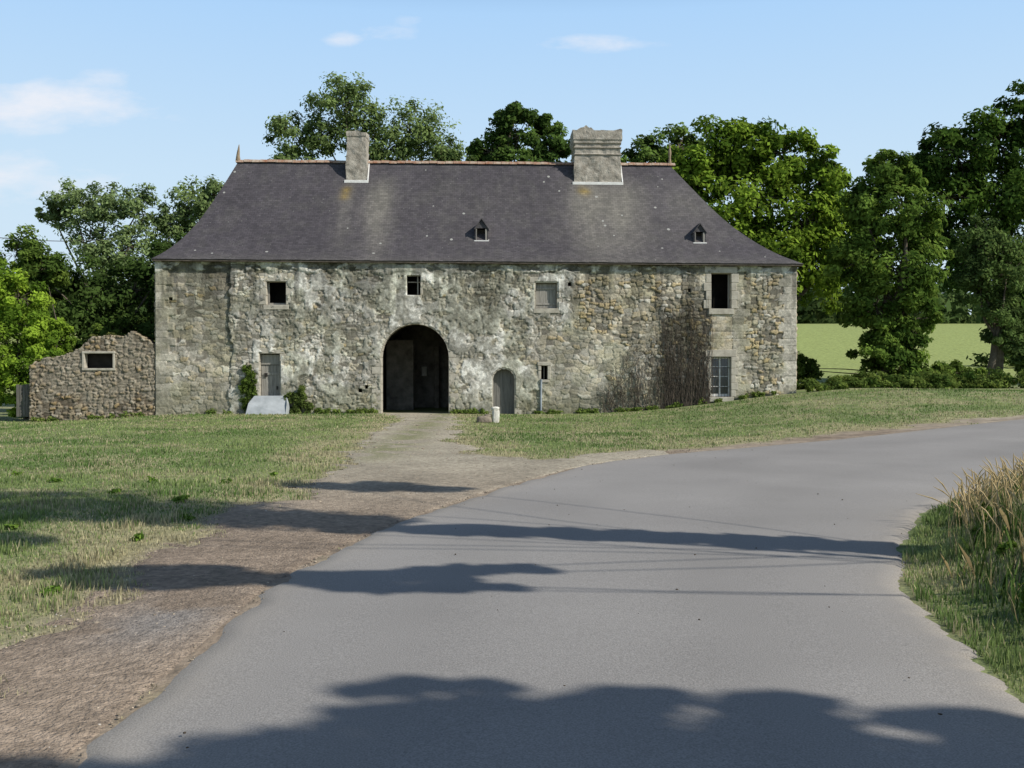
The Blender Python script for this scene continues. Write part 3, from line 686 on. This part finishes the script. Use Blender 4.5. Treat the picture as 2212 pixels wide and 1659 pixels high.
def make_tree(name, base, lobes, nsub, nleaf, size, col, subr=.42, trunk=.28, col2=None, vari=.3, split=.45, pw=.45, bend=.06, limbr=.42):
    root = empty(name, base); B = np.array(base, float); T_ = Tubes()
    L = np.array([l[:3] for l in lobes], float); cz = L[:, 2].mean()
    top = np.array([L[:, 0].mean()*.6+B[0]*.4, L[:, 1].mean()*.6+B[1]*.4, B[2]+(cz-B[2])*.75])
    fork = B+(top-B)*split
    T_.add(np.array([B-(0, 0, .3), B+(0, 0, .15), B*.6+fork*.4+R.normal(0, bend, 3), fork, top])-B, [trunk*1.5, trunk*1.1, trunk*.9, trunk*.75, trunk*.3], 8)
    PC = []; PN = []; CC = []
    col = np.array(col)*.78; col2 = np.array(col2)
    for l in lobes:
        c = np.array(l[:3], float); r = np.array(l[3:6] if len(l) >= 6 else [l[3]]*3, float)
        dens = l[6] if len(l) > 6 else 1.0
        st = fork+(top-fork)*R.uniform(.0, .9); T_.limb(st-B, c-B, trunk*limbr, trunk*.12, .07, 6, 6)
        for j in range(int(nsub*dens)):
            d = R.normal(size=3); d /= np.linalg.norm(d)
            sc = c+d*r*R.uniform(.4, 1.0); T_.limb(c-B+d*.1, sc-B, trunk*.10, trunk*.025+.003, .1, 4, 4)
            rr = subr*r.mean()*R.uniform(.55, 1.2)
            p, dn = cluster(sc, (rr, rr, rr*.75), nleaf, pw)
            PC.append(p); PN.append(dn*.6+d*.5+np.array([.25, -.15, .45]))
            tone = R.uniform(0, 1)**1.2; k = col*(1-tone)+col2*tone
            k = k*(1-vari+2*vari*R.uniform(0, 1, (nleaf, 1))); CC.append(k)
    T_.done('trunk_and_limbs', M_bark, root)
    leaf_mesh('foliage', np.concatenate(PC)-B, np.concatenate(PN), size, np.concatenate(CC), root)
    return root
hz = lambda x, y: float(H(np.array([x]), np.array([y]))[0])
# behind the house
make_tree('ash_tree', (-9, 58, hz(-9, 58)), [(-12.7, 58, 15.6, 1.6, 1.6, 1.7), (-12.9, 58, 13.6, 1.6, 1.6, 1.5), (-9.7, 58, 17.4, 2.0, 2.0, 1.8, 1.7), (-11, 58, 15.4, 1.5, 1.5, 1.5), (-8.6, 58, 15.8, 1.7, 1.6, 1.7, 1.2), (-5.9, 58, 15.7, 2.2, 2, 1.7, 1.7), (-7.2, 58, 14.7, 1.8, 1.6, 1.6, 1.2), (-4.0, 58, 14.6, 1.5, 1.3, 1.4, 1.1), (-9, 58, 13, 3, 2, 1.5), (-3.4, 58, 13.4, 1.5, 1.3, 1.2, .9)], 28, 90, .13, (.10, .14, .06), .42, .22, (.21, .26, .12), pw=.6)
make_tree('oak_tree', (.5, 62, hz(.5, 62)), [(.5, 62, 16.5, 2.3, 2.2, 1.7), (-1.3, 62, 15.4, 1.5, 1.5, 1.2), (2.6, 62, 15.6, 1.4, 1.5, 1.4), (.3, 62, 17.8, 1.2, 1.2, .8), (2.2, 62, 17.0, .9, .9, .7), (.5, 62, 14.2, 3, 2, 1.5), (-2.3, 62, 14.6, .8, .8, .7)], 22, 130, .18, (.05, .085, .03), .38, .35, (.10, .15, .045))
make_tree('oak_tree', (8.5, 60, hz(8, 60)), [(8.3, 60, 14.6, 1.5), (10, 60, 15.2, 1.6), (6.8, 60, 13.6, 1.2), (9, 60, 12.6, 2.2)], 20, 110, .17, (.07, .10, .035), .4, .3, (.14, .20, .06))
make_tree('chestnut_tree', (13.5, 53, hz(13, 53)), [(10.6, 53, 13.2, 2.1, 2, 1.9), (12.6, 53, 13.9, 1.6), (14.3, 53, 13.3, 2.1, 2, 1.9), (16.4, 53, 11.9, 1.7), (9.1, 53, 12.0, 1.7), (12.6, 52.5, 11.0, 2.6), (15, 52.3, 9.4, 2.4), (17, 53, 9.5, 1.8), (11.2, 53, 8.8, 2.4), (16.4, 52.5, 7.2, 2.2), (13.4, 52.3, 7.6, 2.4), (13.2, 53, 5, 2.0), (18.2, 53, 10.6, 1.0), (18.8, 53, 8, 1.5), (13.2, 52, 2.8, 1.2)], 28, 150, .18, (.065, .11, .02), .40, .45, (.22, .30, .05))
make_tree('lime_tree', (17.6, 47, hz(17, 47)), [(17.6, 47, 11.1, 1.2, 1.2, 1.3), (18.7, 47, 11.0, .8, .8, 1.0, .7), (16.6, 47, 9.4, 1.4), (18.2, 46.6, 9.0, 1.8), (19.4, 47, 7.8, 1.3), (16.4, 47, 7.2, 1.7), (18.2, 46.5, 6.4, 1.9), (17.0, 46.5, 4.8, 1.6), (18.6, 46.8, 4.2, 1.3), (17.0, 46.5, 2.8, 1.2), (18.0, 46.5, 2.2, 1.2), (19.0, 47, 5.8, 1.2)], 28, 140, .14, (.055, .095, .025), .38, .3, (.17, .24, .06))
make_tree('oak_tree', (30, 62, hz(30, 62)), [(27.6, 62, 15.4, 2.2), (30.2, 62, 16, 2.3), (33.2, 62, 18.3, 2.4), (27, 62, 12.6, 2.4), (30, 61.5, 12.2, 2.8), (33.5, 62, 13.5, 3), (28.6, 61.5, 9.1, 2.7), (32, 61.5, 8.2, 3), (31, 61, 5.4, 2.2), (36, 62, 16, 3), (36, 62, 10, 3), (33, 61, 3.6, 2.2), (25.4, 62, 14, 1.4)], 26, 150, .21, (.035, .065, .02), .42, .45, (.08, .13, .03))
make_tree('willow_tree', (26, 54, hz(26, 54)), [(25.6, 54, 8.6, 1.5, 1.3, 1.9), (26.8, 54, 7.2, 1.5, 1.3, 2.0), (25.4, 54, 6.4, 1.1, 1.1, 1.8), (26.6, 54, 4.4, 1.3, 1.1, 1.8), (27.8, 54, 2.8, 1.2, 1, 1.2)], 26, 130, .13, (.06, .09, .04), .4, .25, (.13, .18, .07))
make_tree('laurel_shrub', (19.8, 49, hz(20, 49)), [(20.4, 49, 1.6, 1.1, .8, .45), (19.2, 49, 2.3, .9, .8, .9), (22.4, 50, 1.7, 1.2, .8, .6), (14.2, 48.5, 1.9, .8, .8, .6), (13.4, 48, 1.9, .9, .8, .8)], 24, 110, .13, (.05, .08, .02), .42, .1, (.14, .19, .05))
# left background
make_tree('poplar_tree', (-22, 56, hz(-22, 56)), [(-24.6, 56, 11.0, 1.5, 1.5, 1.4, .9), (-25.8, 56, 10.6, .8, .8, .8, .7), (-22.7, 56, 11.2, 1.4, 1.4, 1.3, .9), (-20.8, 56, 10.9, 1.4, 1.4, 1.4, .9), (-23.8, 56, 9.0, 1.8), (-21.5, 56, 8.8, 1.8), (-22.5, 56, 6.5, 2.4), (-20, 56, 7.5, 1.8)], 28, 90, .13, (.12, .16, .085), .42, .22, (.23, .28, .15), pw=.6)
make_tree('poplar_tree', (-18, 57, hz(-18, 57)), [(-18.1, 57, 11.4, 1.5, 1.5, 1.5), (-17, 57, 11.8, 1.1, 1.1, 1.2, .8), (-19.3, 57, 10.2, 1.3), (-17.5, 57, 9.5, 1.7), (-18, 57, 7.3, 2.0)], 28, 90, .13, (.12, .16, .08), .42, .22, (.23, .28, .14), pw=.6)
make_tree('holly_tree', (-20.2, 50, hz(-20, 50)), [(-23.2, 50, 6.2, 1.6), (-21, 50, 5.6, 1.9), (-19, 50, 5.8, 1.9), (-17.2, 50, 5.6, 1.6), (-19.8, 49.5, 3.4, 1.7), (-17.6, 49.5, 3.2, 1.5), (-22.2, 49.5, 3.6, 1.8), (-17, 50, 7.4, 1.2)], 22, 130, .15, (.04, .065, .022), .42, .2, (.08, .12, .04))
make_tree('hazel_shrub', (-20.8, 42.6, hz(-21, 43)), [(-21.3, 43, 4.9, 1.2), (-22.6, 43, 5.6, 1.3), (-20.4, 42.8, 3.6, 1.1), (-19.7, 43, 3.1, .9), (-22, 42.6, 3.2, 1.6), (-20.9, 42.3, 1.9, 1.2), (-22.4, 42.2, 1.3, 1.2), (-23.4, 43, 4.2, 1.5), (-19.9, 42.4, 2.2, .8), (-20.6, 42, .7, .8)], 28, 160, .10, (.11, .18, .03), .38, .1, (.27, .36, .055))
make_tree('elder_shrub', (-20.3, 46, hz(-20, 46)), [(-20.2, 46, 2.6, .9), (-19.2, 46, 2.9, .8), (-18.4, 46, 3.5, .9), (-21.6, 46, 6.6, 1.2), (-23, 46, 7.2, 1.3), (-22.5, 46, 5.4, 1.3)], 22, 120, .13, (.06, .10, .03), .4, .1, (.15, .20, .05))

PC = []; PN = []; CC = []
for i in range(130):
    x = R.uniform(-120, 130); y = R.uniform(150, 190); r = R.uniform(3.5, 6.5); c = np.array([x, y, hz(x, y)+r*R.uniform(.5, 1.1)])
    p, d = cluster(c, (r*1.2, r, r), 280); PC.append(p); PN.append(d+np.array([0, 0, .4])); k = np.array([.07, .10, .045])*R.uniform(.7, 1.5)
    CC.append(k*(1+R.uniform(-.3, .3, (280, 1))))
leaf_mesh('distant_trees', np.concatenate(PC), np.concatenate(PN), 1.1, np.concatenate(CC))

def bush(name, items, nleaf, size, c1, c2):
    PC = []; PN = []; CC = []
    for (x, y, z, rx, rz) in items:
        for j in range(9):
            d = R.normal(size=3); d /= np.linalg.norm(d); sc = np.array([x, y, z])+d*np.array([rx, rx*.7, rz])*R.uniform(.3, .9)
            p, dn = cluster(sc, (rx*.42, rx*.42, rz*.42), nleaf//9); PC.append(p); PN.append(dn+np.array([0, 0, .5]))
            t = R.uniform(0, 1); CC.append((np.array(c1)*(1-t)+np.array(c2)*t)*(1+R.uniform(-.3, .3, (nleaf//9, 1))))
    return leaf_mesh(name, np.concatenate(PC), np.concatenate(PN), size, np.concatenate(CC))
it = []
for i in range(50):
    x = R.uniform(12.6, 26); y = R.uniform(43.5, 46); rz = R.uniform(.22, .55)*(1.35 if x > 18 else .95); it.append((x, y, hz(x, y)+rz*.5, R.uniform(.6, 1.0), rz))
bush('hedge', it, 1000, .09, (.04, .07, .02), (.18, .22, .07))
it = [(x, 80+R.uniform(-2, 2), hz(x, 80)+.5, 2.6, 1.1) for x in np.arange(40, 60, 2.6)]
bush('field_hedge', it, 500, .3, (.03, .05, .02), (.08, .11, .03))
it = [(12.4, 41.2, 1.1, .4, .35), (13.1, 41.6, 1.0, .5, .4), (13.9, 41.8, 1.0, .5, .3)]; bush('wall_shrub', it, 900, .07, (.06, .09, .03), (.17, .21, .06))
it = []
for i in range(16): u, z = R.uniform(3.4, 4.05), R.uniform(.1, 1.95); x, y = h2w(u if z < 1.3 else max(u, 3.7), -.12); it.append((x, y, z, .22, .3))
bush('ivy', it, 420, .055, (.05, .075, .02), (.12, .16, .045))
it = []
for i in range(12): u, z = R.uniform(5.35, 6.2), R.uniform(.1, 1.15); x, y = h2w(u, -.3); it.append((x, y, z, .26, .3))
bush('garden_shrub', it, 420, .06, (.06, .08, .03), (.14, .17, .06))
it = []
for i in range(80):
    u = R.choice([R.uniform(-4.8, 3.2), R.uniform(6, 9), R.uniform(15.5, 21), R.uniform(21, 26), R.uniform(12, 13.6)]); v = -.2; x, y = h2w(u, v); it.append((x, y, hz(x, y)+.08, R.uniform(.12, .3), R.uniform(.08, .2)))
bush('wall_foot_weeds', it, 160, .05, (.08, .12, .035), (.2, .24, .08))
it = [(-19.55+u, 40.6, float(topz(np.array(u)))+.03, .2, .1) for u in (.3, .9, 1.6, 2.5, 3.2)]; bush('wall_top_ivy', it, 200, .05, (.07, .08, .03), (.18, .18, .07))
it = []
for i in range(60):
    y = R.uniform(4.6, 11); x = float(np.interp(y, RR[:, 1], RR[:, 0]))+R.uniform(.35, 2.6); it.append((x, y, hz(x, y)+.08, R.uniform(.10, .24), R.uniform(.08, .2)))
bush('verge_weeds', it, 180, .035, (.05, .09, .02), (.13, .19, .04))
it = []
for i in range(40):
    y = R.uniform(5, 16); x = -3.2-R.uniform(.1, 3.5)*y/8; it.append((x, y, hz(x, y)+.03, R.uniform(.06, .14), R.uniform(.03, .07)))
bush('lawn_weeds', it, 90, .035, (.07, .13, .03), (.18, .25, .06))

# ------------------------------------------------------------------ small objects
x, y = h2w(4.65, -.2)
P = Parts()
P.poly([(-.80, -.95, -.05), (.82, -.95, -.05), (.80, -.62, .42), (.70, -.1, .70), (-.62, -.1, .70), (-.74, -.62, .42)], [(-.80, .12, -.05), (.82, .12, -.05), (.80, .12, .42), (.70, .12, .705), (-.62, .12, .705), (-.74, .12, .42)], .02)
ob = P.done('concrete_ramp', M_slab); ob.location = (x, y, hz(x, y)+.02); ob.rotation_euler = (0, 0, TH)
gs = empty('guard_stone', (-.55, 33.7, hz(-.55, 33.7)), .2)
def blob(name, sx, sy, sz, loc, mat, parent, seed, pw=.8):
    bm = bmesh.new(); bmesh.ops.create_icosphere(bm, subdivisions=3, radius=1)
    for v in bm.verts:
        p = v.co; p = Vector([math.copysign(abs(c)**pw, c) for c in p]); nn = float(fbm(np.array(p.x*1.7+seed), np.array(p.y*1.7+p.z*2), seed, 3))-.5
        v.co = Vector((p.x*sx, p.y*sy, p.z*sz))*(1+nn*.35)
    me = bpy.data.meshes.new(name); bm.to_mesh(me); bm.free(); me.materials.append(mat); ob = bpy.data.objects.new(name, me); COL.objects.link(ob); ob.location = loc
    if parent: ob.parent = parent
blob('post', .12, .12, .30, (0, 0, .2), M_stone, gs, 3, .55); blob('post_cap', .14, .12, .07, (-.02, 0, .47), M_stone, gs, 5, .7)
blob('fallen_block', .26, .16, .14, (-.38, .05, .09), M_rock, gs, 8, .6); blob('fallen_block_top', .12, .1, .06, (-.26, .05, .22), M_rock, gs, 9, .6)

def scatter(name, pts, sizes, mat, colr):
    bm = bmesh.new(); bmesh.ops.create_icosphere(bm, subdivisions=1, radius=1); bm.verts.ensure_lookup_table()
    bv = np.array([v.co[:] for v in bm.verts]); bf = np.array([[v.index for v in f.verts] for f in bm.faces]); bm.free()
    n = len(pts); a = R.uniform(0, 6.28, n); sc = np.stack([sizes*R.uniform(.7, 1.4, n), sizes*R.uniform(.6, 1.1, n), sizes*R.uniform(.35, .7, n)], -1)
    v = bv[None]*(1+R.uniform(-.2, .2, (n, len(bv), 1)))*sc[:, None, :]; ca, sa = np.cos(a)[:, None], np.sin(a)[:, None]
    v = np.stack([v[..., 0]*ca-v[..., 1]*sa, v[..., 0]*sa+v[..., 1]*ca, v[..., 2]], -1)+pts[:, None, :]
    f = (bf[None]+np.arange(n)[:, None, None]*len(bv)).reshape(-1, 3)
    np_mesh(name, v.reshape(-1, 3), f, mat, np.repeat(colr, len(bv), axis=0))
n = 26000; yy = np.exp(R.uniform(math.log(2.5), math.log(40), n)); xx = R.uniform(-5.5, 4, n)
k = (path_mask(xx, yy) > .45) & ~(inside(ROADP, xx, yy) & (dist_line(ROADP, xx, yy) > .12*R.uniform(0, 2, n)**2)); xx, yy = xx[k], yy[k]
sz = (.004+.0008*yy**.8)*R.uniform(.5, 1.5, len(xx))*np.where(R.uniform(0, 1, len(xx)) > .99, 2.2, 1)
bs = np.array([.32, .27, .21])*R.uniform(.6, 1.4, (len(xx), 1)); wh = R.uniform(0, 1, len(xx)) > .97; bs[wh] = (.52, .49, .44)
scatter('loose_gravel', np.stack([xx, yy, H(xx, yy)+.010], -1), sz, M_gravel, bs)
n = 120; yy = R.uniform(4, 24, n); xx = R.uniform(-1.5, 5, n); k = inside(ROADP, xx, yy); xx, yy = xx[k], yy[k]
scatter('road_debris', np.stack([xx, yy, H(xx, yy)+.052], -1), R.uniform(.003, .011, len(xx)), M_gravel, np.repeat([[.09, .07, .05]], len(xx), 0))

# ------------------------------------------------------------------ grass
def blades(name, x, y, h, w, c, lean=.45):
    n = len(x); z = H(x, y); a = R.uniform(0, 6.28, n); la = R.uniform(0, 6.28, n); ll = h*lean*R.uniform(.1, 1, n)
    bx, by = np.cos(a)*w, np.sin(a)*w; ox, oy = np.cos(la)*ll, np.sin(la)*ll
    v = np.stack([np.stack([x-bx, y-by, z-.01], -1), np.stack([x+bx, y+by, z-.01], -1), np.stack([x+ox*.4+bx*.6, y+oy*.4+by*.6, z+h*.6], -1), np.stack([x+ox, y+oy, z+h], -1), np.stack([x+ox*.4-bx*.6, y+oy*.4-by*.6, z+h*.6], -1)], 1)
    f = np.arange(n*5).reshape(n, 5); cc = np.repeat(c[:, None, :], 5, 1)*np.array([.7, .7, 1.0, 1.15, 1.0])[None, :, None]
    return np_mesh(name, v.reshape(-1, 3), f, M_grass, cc.reshape(-1, 3))
n = 400000
yy = np.exp(R.uniform(math.log(2.8), math.log(41), n)); xx = yy*R.uniform(-.66, .66, n)+R.uniform(-2, 2, n)
hv = -(xx+14.52)*math.sin(TH)+(yy-40.6)*math.cos(TH)
rd = inside(ROADP, xx, yy); dr = dist_line(ROADP, xx, yy)
pmv = path_mask(xx, yy)
# sparse tufts survive along the crown of the track
crn = np.exp(-((xx+2.7)/.5)**2)*S((yy-17)/4)*S((fbm(xx*1.3, yy*1.3, 52, 4)-.36)/.14)
k = ~(rd & (dr > .05)) & (R.uniform(0, 1, n) > pmv*1.02-.35*crn) & (hv < -.05) & ~((xx > -20) & (yy > 40.3))
sel = inside(VERGEP, xx, yy); xx, yy, sel, dr, pmv = xx[k], yy[k], sel[k], dr[k], pmv[k]
cl = S((fbm(xx*.45, yy*.45, 41, 4)-.25)/.5); c3 = fbm(xx*2.2, yy*2.2, 43, 3); c4 = fbm(xx*.9, yy*.9, 47, 4)
hgt = (.020+.0007*yy+.05*S((c3-.48)/.25)*(1-.75*S((yy-10)/20)))*R.uniform(.5, 1.5, len(xx)); hgt *= np.where(sel, 1.3+2.0*S((dr-.2)/1.0)*(1-S((yy-13)/5)), 1)
hgt *= 1-.5*pmv
wdt = (.0018+.00040*yy)*R.uniform(.6, 1.4, len(xx))
g1 = np.array([.115, .19, .055]); g2 = np.array([.27, .33, .13]); dryc = np.array([.46, .42, .26])
c = g1*(1-cl[:, None])+g2*cl[:, None]
pd = np.abs(dist_line(PATHC, xx, yy)); dm = (R.uniform(0, 1, len(xx)) < (.08+.42*S((c4-.47)/.15)+.4*pmv+.4*S(1-pd/2.2))); c = np.where(dm[:, None], dryc*R.uniform(.6, 1.1, (len(xx), 1)), c)
c = c*R.uniform(.65, 1.35, (len(xx), 1))
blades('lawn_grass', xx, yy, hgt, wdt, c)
n = 20000; yy = R.uniform(3.5, 16, n); xx = R.uniform(2.6, 9, n); d = dist_line(RRs, xx, yy); k = inside(VERGEP, xx, yy) & (d > .3) & (fbm(xx*1.6, yy*1.6, 71, 3) > .40); xx, yy, d = xx[k], yy[k], d[k]
h_ = R.uniform(.12, .38, len(xx))*S((d)/1.0+.3); c = np.where((R.uniform(0, 1, len(xx)) < .22+.3*(yy > 9))[:, None], np.array([.45, .37, .19]), np.array([.09, .15, .04]))*R.uniform(.6, 1.3, (len(xx), 1))
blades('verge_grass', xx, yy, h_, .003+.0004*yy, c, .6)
T_ = Tubes()
for i in range(420):
    y = R.uniform(5.5, 13.5) if i > 230 else R.uniform(9.2, 12)
    x0 = float(np.interp(y, RR[:, 1], RR[:, 0])); x = x0+(R.uniform(.4, 3.2) if i > 230 else R.uniform(.3, 1.3))
    z = hz(x, y); hh_ = R.uniform(.25, .5); lx, ly = R.normal(0, .09, 2)
    p = np.array([(x, y, z-.02), (x+lx*.3, y+ly*.3, z+hh_*.5), (x+lx, y+ly, z+hh_*.85), (x+lx*1.5, y+ly*1.5, z+hh_)])
    T_.add(p, [.0024, .002, .007, .002], 4)
T_.done('dry_grass_stalks', mat_noise('straw', (.32, .23, .10), (.52, .42, .24), 8))

# ------------------------------------------------------------------ roadside trees beside the bend
sh = lambda X_, Y_, z: (X_+SDX*KSH*z, Y_+SDY*KSH*z, z)   # branch height z that shades ground point X_,Y_
def lobe(X_, Y_, z, rx, ry, rz, dn=1): return (*sh(X_, Y_, z), rx, ry, rz, dn)
L1 = [lobe(-4.0, 11.5, 11, 1.5, 1.0, 1.1, 1.4), lobe(-6.3, 12.4, 12.6, 1.6, 1.2, 1.3, 1.4), lobe(-2.4, 11.0, 9.4, 1.0, .5, .6, 1.2), lobe(-8.5, 13.2, 14, 1.4, 1.2, 1.2, 1.4), lobe(-6.4, 10.9, 12, 1.2, .7, .6, 1.2), lobe(-5.2, 9.6, 11, .9, .4, .4, .8)]
L1 += [lobe(X_, 9.0+(3.4-X_)*.27, 5.2+(3.4-X_)*.6, .6, .27, .34, 1.0) for X_ in (3.3, 2.5, 1.7, .9, .1, -.7, -1.7)]
L1 += [lobe(-1.2, 7.7, 7, .9, .22, .22, .9), lobe(-2.9, 7.8, 7.6, 1.0, .4, .3, 1.3), lobe(-.4, 8.0, 6.6, .7, .14, .14, .5), lobe(-.9, 7.3, 7, .8, .1, .1, .5)]
L1 += [lobe(-1.3, 13.9, 9.4, 1.0, .35, .25, .8), lobe(-2.6, 14.4, 10, 1.0, .4, .25, .8)]
make_tree('roadside_ash_tree', (10.5, 5.6, hz(10.5, 5.6)), L1, 28, 100, .10, (.07, .11, .03), .42, .09, (.15, .2, .05), split=.5, bend=.02, limbr=.14)
L3 = [lobe(.6, 4.15, 8, 1.1, .42, .3, 1.3), lobe(-.4, 3.9, 8, .9, .4, .35, 1.3), lobe(-1.7, 3.7, 8.4, .9, .3, .3, 1), lobe(1.7, 3.9, 8.1, .9, .3, .35, 1.2), lobe(2.6, 4.1, 8.4, .8, .25, .3, 1), lobe(-.5, 4.95, 8, .5, .08, .08, .4), lobe(-.1, 4.6, 8, .8, .12, .12, .7), lobe(.9, 4.75, 8, .7, .12, .12, .6), lobe(2.0, 4.55, 8.1, .6, .10, .1, .4), lobe(1.2, 3.4, 8.6, 1.2, .5, .5), lobe(-.6, 3.2, 9, 1.2, .4, .4), lobe(2, 2.4, 9.4, 2, .8, .8), lobe(-1, 2, 9.4, 1.6, .8, .8)]
make_tree('roadside_oak_tree', (12, -1.8, hz(12, -1.8)), L3, 24, 85, .10, (.07, .11, .03), .45, .24, (.15, .2, .05), limbr=.15, pw=.55)
L4 = [lobe(5.0, 7.3, 5.5, 1.0, .9, .6, 1.8), lobe(4.8, 5.9, 5.2, 1.0, .8, .6, 1.8), lobe(6.6, 8.2, 6, 1.2, .9, .8, 1.6), lobe(4.4, 6.6, 4.6, .7, .6, .4, 1.2), lobe(6.5, 6.5, 5.4, 1.2, 1, .7, 1.6)]
make_tree('roadside_hawthorn_tree', (12.5, 3.8, hz(12.5, 3.8)), L4, 26, 120, .10, (.06, .10, .03), .4, .14, (.13, .19, .05), limbr=.3)

up = empty('utility_pole', (-27, 30, hz(-27, 30))); T_ = Tubes(); T_.add([(0, 0, -.3), (0, 0, 4), (0, 0, 8.6)], [.14, .12, .09], 10); T_.add([(-.6, 0, 8.2), (.6, 0, 8.2)], [.05, .05], 6); T_.done('pole', M_wood, up)
T_ = Tubes(); t_ = np.linspace(0, 1, 14); T_.add(np.stack([-27+t_*6, 30+t_*30, 8.9+t_*1.2-1.6*np.sin(t_*np.pi)], -1)-np.array([-27, 30, hz(-27, 30)]), np.full(14, .018), 5); T_.done('cable', M_dark, up)

# ------------------------------------------------------------------ light, sky, camera
dx, dy = SDX, SDY
to_sun = Vector((dx*math.cos(EL), dy*math.cos(EL), math.sin(EL)))
sun = bpy.data.lights.new('sun', 'SUN'); sun.energy = 5.0; sun.angle = math.radians(.5); sun.color = (1, .94, .84)
so = bpy.data.objects.new('sun', sun); so.rotation_euler = to_sun.to_track_quat('Z', 'Y').to_euler(); so.location = (20, -10, 30); COL.objects.link(so)
w = bpy.data.worlds.new("World"); scene.world = w; w.use_nodes = True; t = w.node_tree; t.nodes.clear(); N = t.nodes.new; L = t.links.new
out = N('ShaderNodeOutputWorld'); bg = N('ShaderNodeBackground'); bg.inputs['Strength'].default_value = .09
sk = N('ShaderNodeTexSky'); sk.sky_type = 'NISHITA'; sk.sun_disc = False; sk.sun_elevation = EL; sk.sun_rotation = math.atan2(dx, dy)
sk.air_density = 1.0; sk.dust_density = .6; sk.ozone_density = 1.5
tc = N('ShaderNodeTexCoord'); sx = N('ShaderNodeSeparateXYZ'); L(tc.outputs['Generated'], sx.inputs[0])
def mth(op, a, b=None, c=None, clamp=False):
    n = N('ShaderNodeMath'); n.operation = op; n.use_clamp = clamp
    for i, q in enumerate((a, b, c)):
        if q is None: continue
        if isinstance(q, (int, float)): n.inputs[i].default_value = q
        else: L(q, n.inputs[i])
    return n.outputs[0]
# summer haze: pale low sky that fades into the clear sky overhead
hr = N('ShaderNodeValToRGB'); cr = hr.color_ramp; cr.elements[0].position = 0; cr.elements[0].color = (.70, .81, .88, 1); cr.elements[1].position = .40; cr.elements[1].color = (.37, .63, .98, 1)
e_ = cr.elements.new(.18); e_.color = (.60, .78, .94, 1)
L(sx.outputs[2], hr.inputs[0])
hv_ = N('ShaderNodeVectorMath'); hv_.operation = 'SCALE'; L(hr.outputs[0], hv_.inputs[0]); hv_.inputs['Scale'].default_value = 11.3
hm = N('ShaderNodeMapRange'); hm.inputs[1].default_value = .34; hm.inputs[2].default_value = .50; hm.inputs[3].default_value = .95; hm.inputs[4].default_value = .0; L(sx.outputs[2], hm.inputs[0])
mh = N('ShaderNodeMixRGB'); L(hm.outputs[0], mh.inputs[0]); L(sk.outputs[0], mh.inputs[1]); L(hv_.outputs[0], mh.inputs[2])
ysafe = mth('MAXIMUM', sx.outputs[1], .05); ax = mth('DIVIDE', sx.outputs[0], ysafe); az = mth('DIVIDE', sx.outputs[2], ysafe)
cmb = N('ShaderNodeCombineXYZ'); L(ax, cmb.inputs[0]); L(mth('MULTIPLY', az, 2.6), cmb.inputs[1])
nz = N('ShaderNodeTexNoise'); nz.inputs['Scale'].default_value = 13; nz.inputs['Detail'].default_value = 5; nz.inputs['Roughness'].default_value = .6; L(cmb.outputs[0], nz.inputs['Vector'])
tot = None
for (cx, cz, rx, rz, st) in ((-.475, .268, .10, .022, 1.0), (-.43, .293, .06, .012, .65), (-.168, .338, .018, .009, .75), (-.128, .343, .045, .009, .58), (-.105, .352, .015, .008, .5), (.08, .331, .06, .009, .72), (-.5, .19, .10, .03, .7), (-.36, .16, .14, .02, .4), (.75, .3, .12, .03, .8), (-.9, .2, .2, .04, .8)):
    d2 = mth('ADD', mth('POWER', mth('ABSOLUTE', mth('DIVIDE', mth('SUBTRACT', ax, cx), rx)), 2), mth('POWER', mth('ABSOLUTE', mth('DIVIDE', mth('SUBTRACT', az, cz), rz)), 2))
    m_ = mth('MULTIPLY', mth('SUBTRACT', 1, mth('MULTIPLY', d2, .33), clamp=True), st)
    tot = m_ if tot is None else mth('MAXIMUM', tot, m_)
cm = mth('MULTIPLY', mth('MULTIPLY_ADD', nz.outputs['Fac'], 2.4, mth('MULTIPLY_ADD', tot, 1.5, -1.9), clamp=True), .8, clamp=True)
cm = mth('MULTIPLY', cm, mth('MULTIPLY', tot, 1.6, clamp=True))
mx = N('ShaderNodeMixRGB'); L(cm, mx.inputs[0]); L(mh.outputs[0], mx.inputs[1]); mx.inputs[2].default_value = (9.8, 9.9, 10.5, 1)
L(mx.outputs[0], bg.inputs[0]); L(bg.outputs[0], out.inputs[0])
cam = bpy.data.cameras.new('camera'); cam.lens = 35; cam.sensor_width = 36; cam.clip_end = 5000; cam.clip_start = .05
co = bpy.data.objects.new('camera', cam); co.location = (0, 0, 1.6); co.rotation_euler = (math.radians(90-.52), 0, 0); COL.objects.link(co); scene.camera = co
scene.view_settings.view_transform = 'Standard'; scene.view_settings.look = 'None'; scene.view_settings.exposure = 0
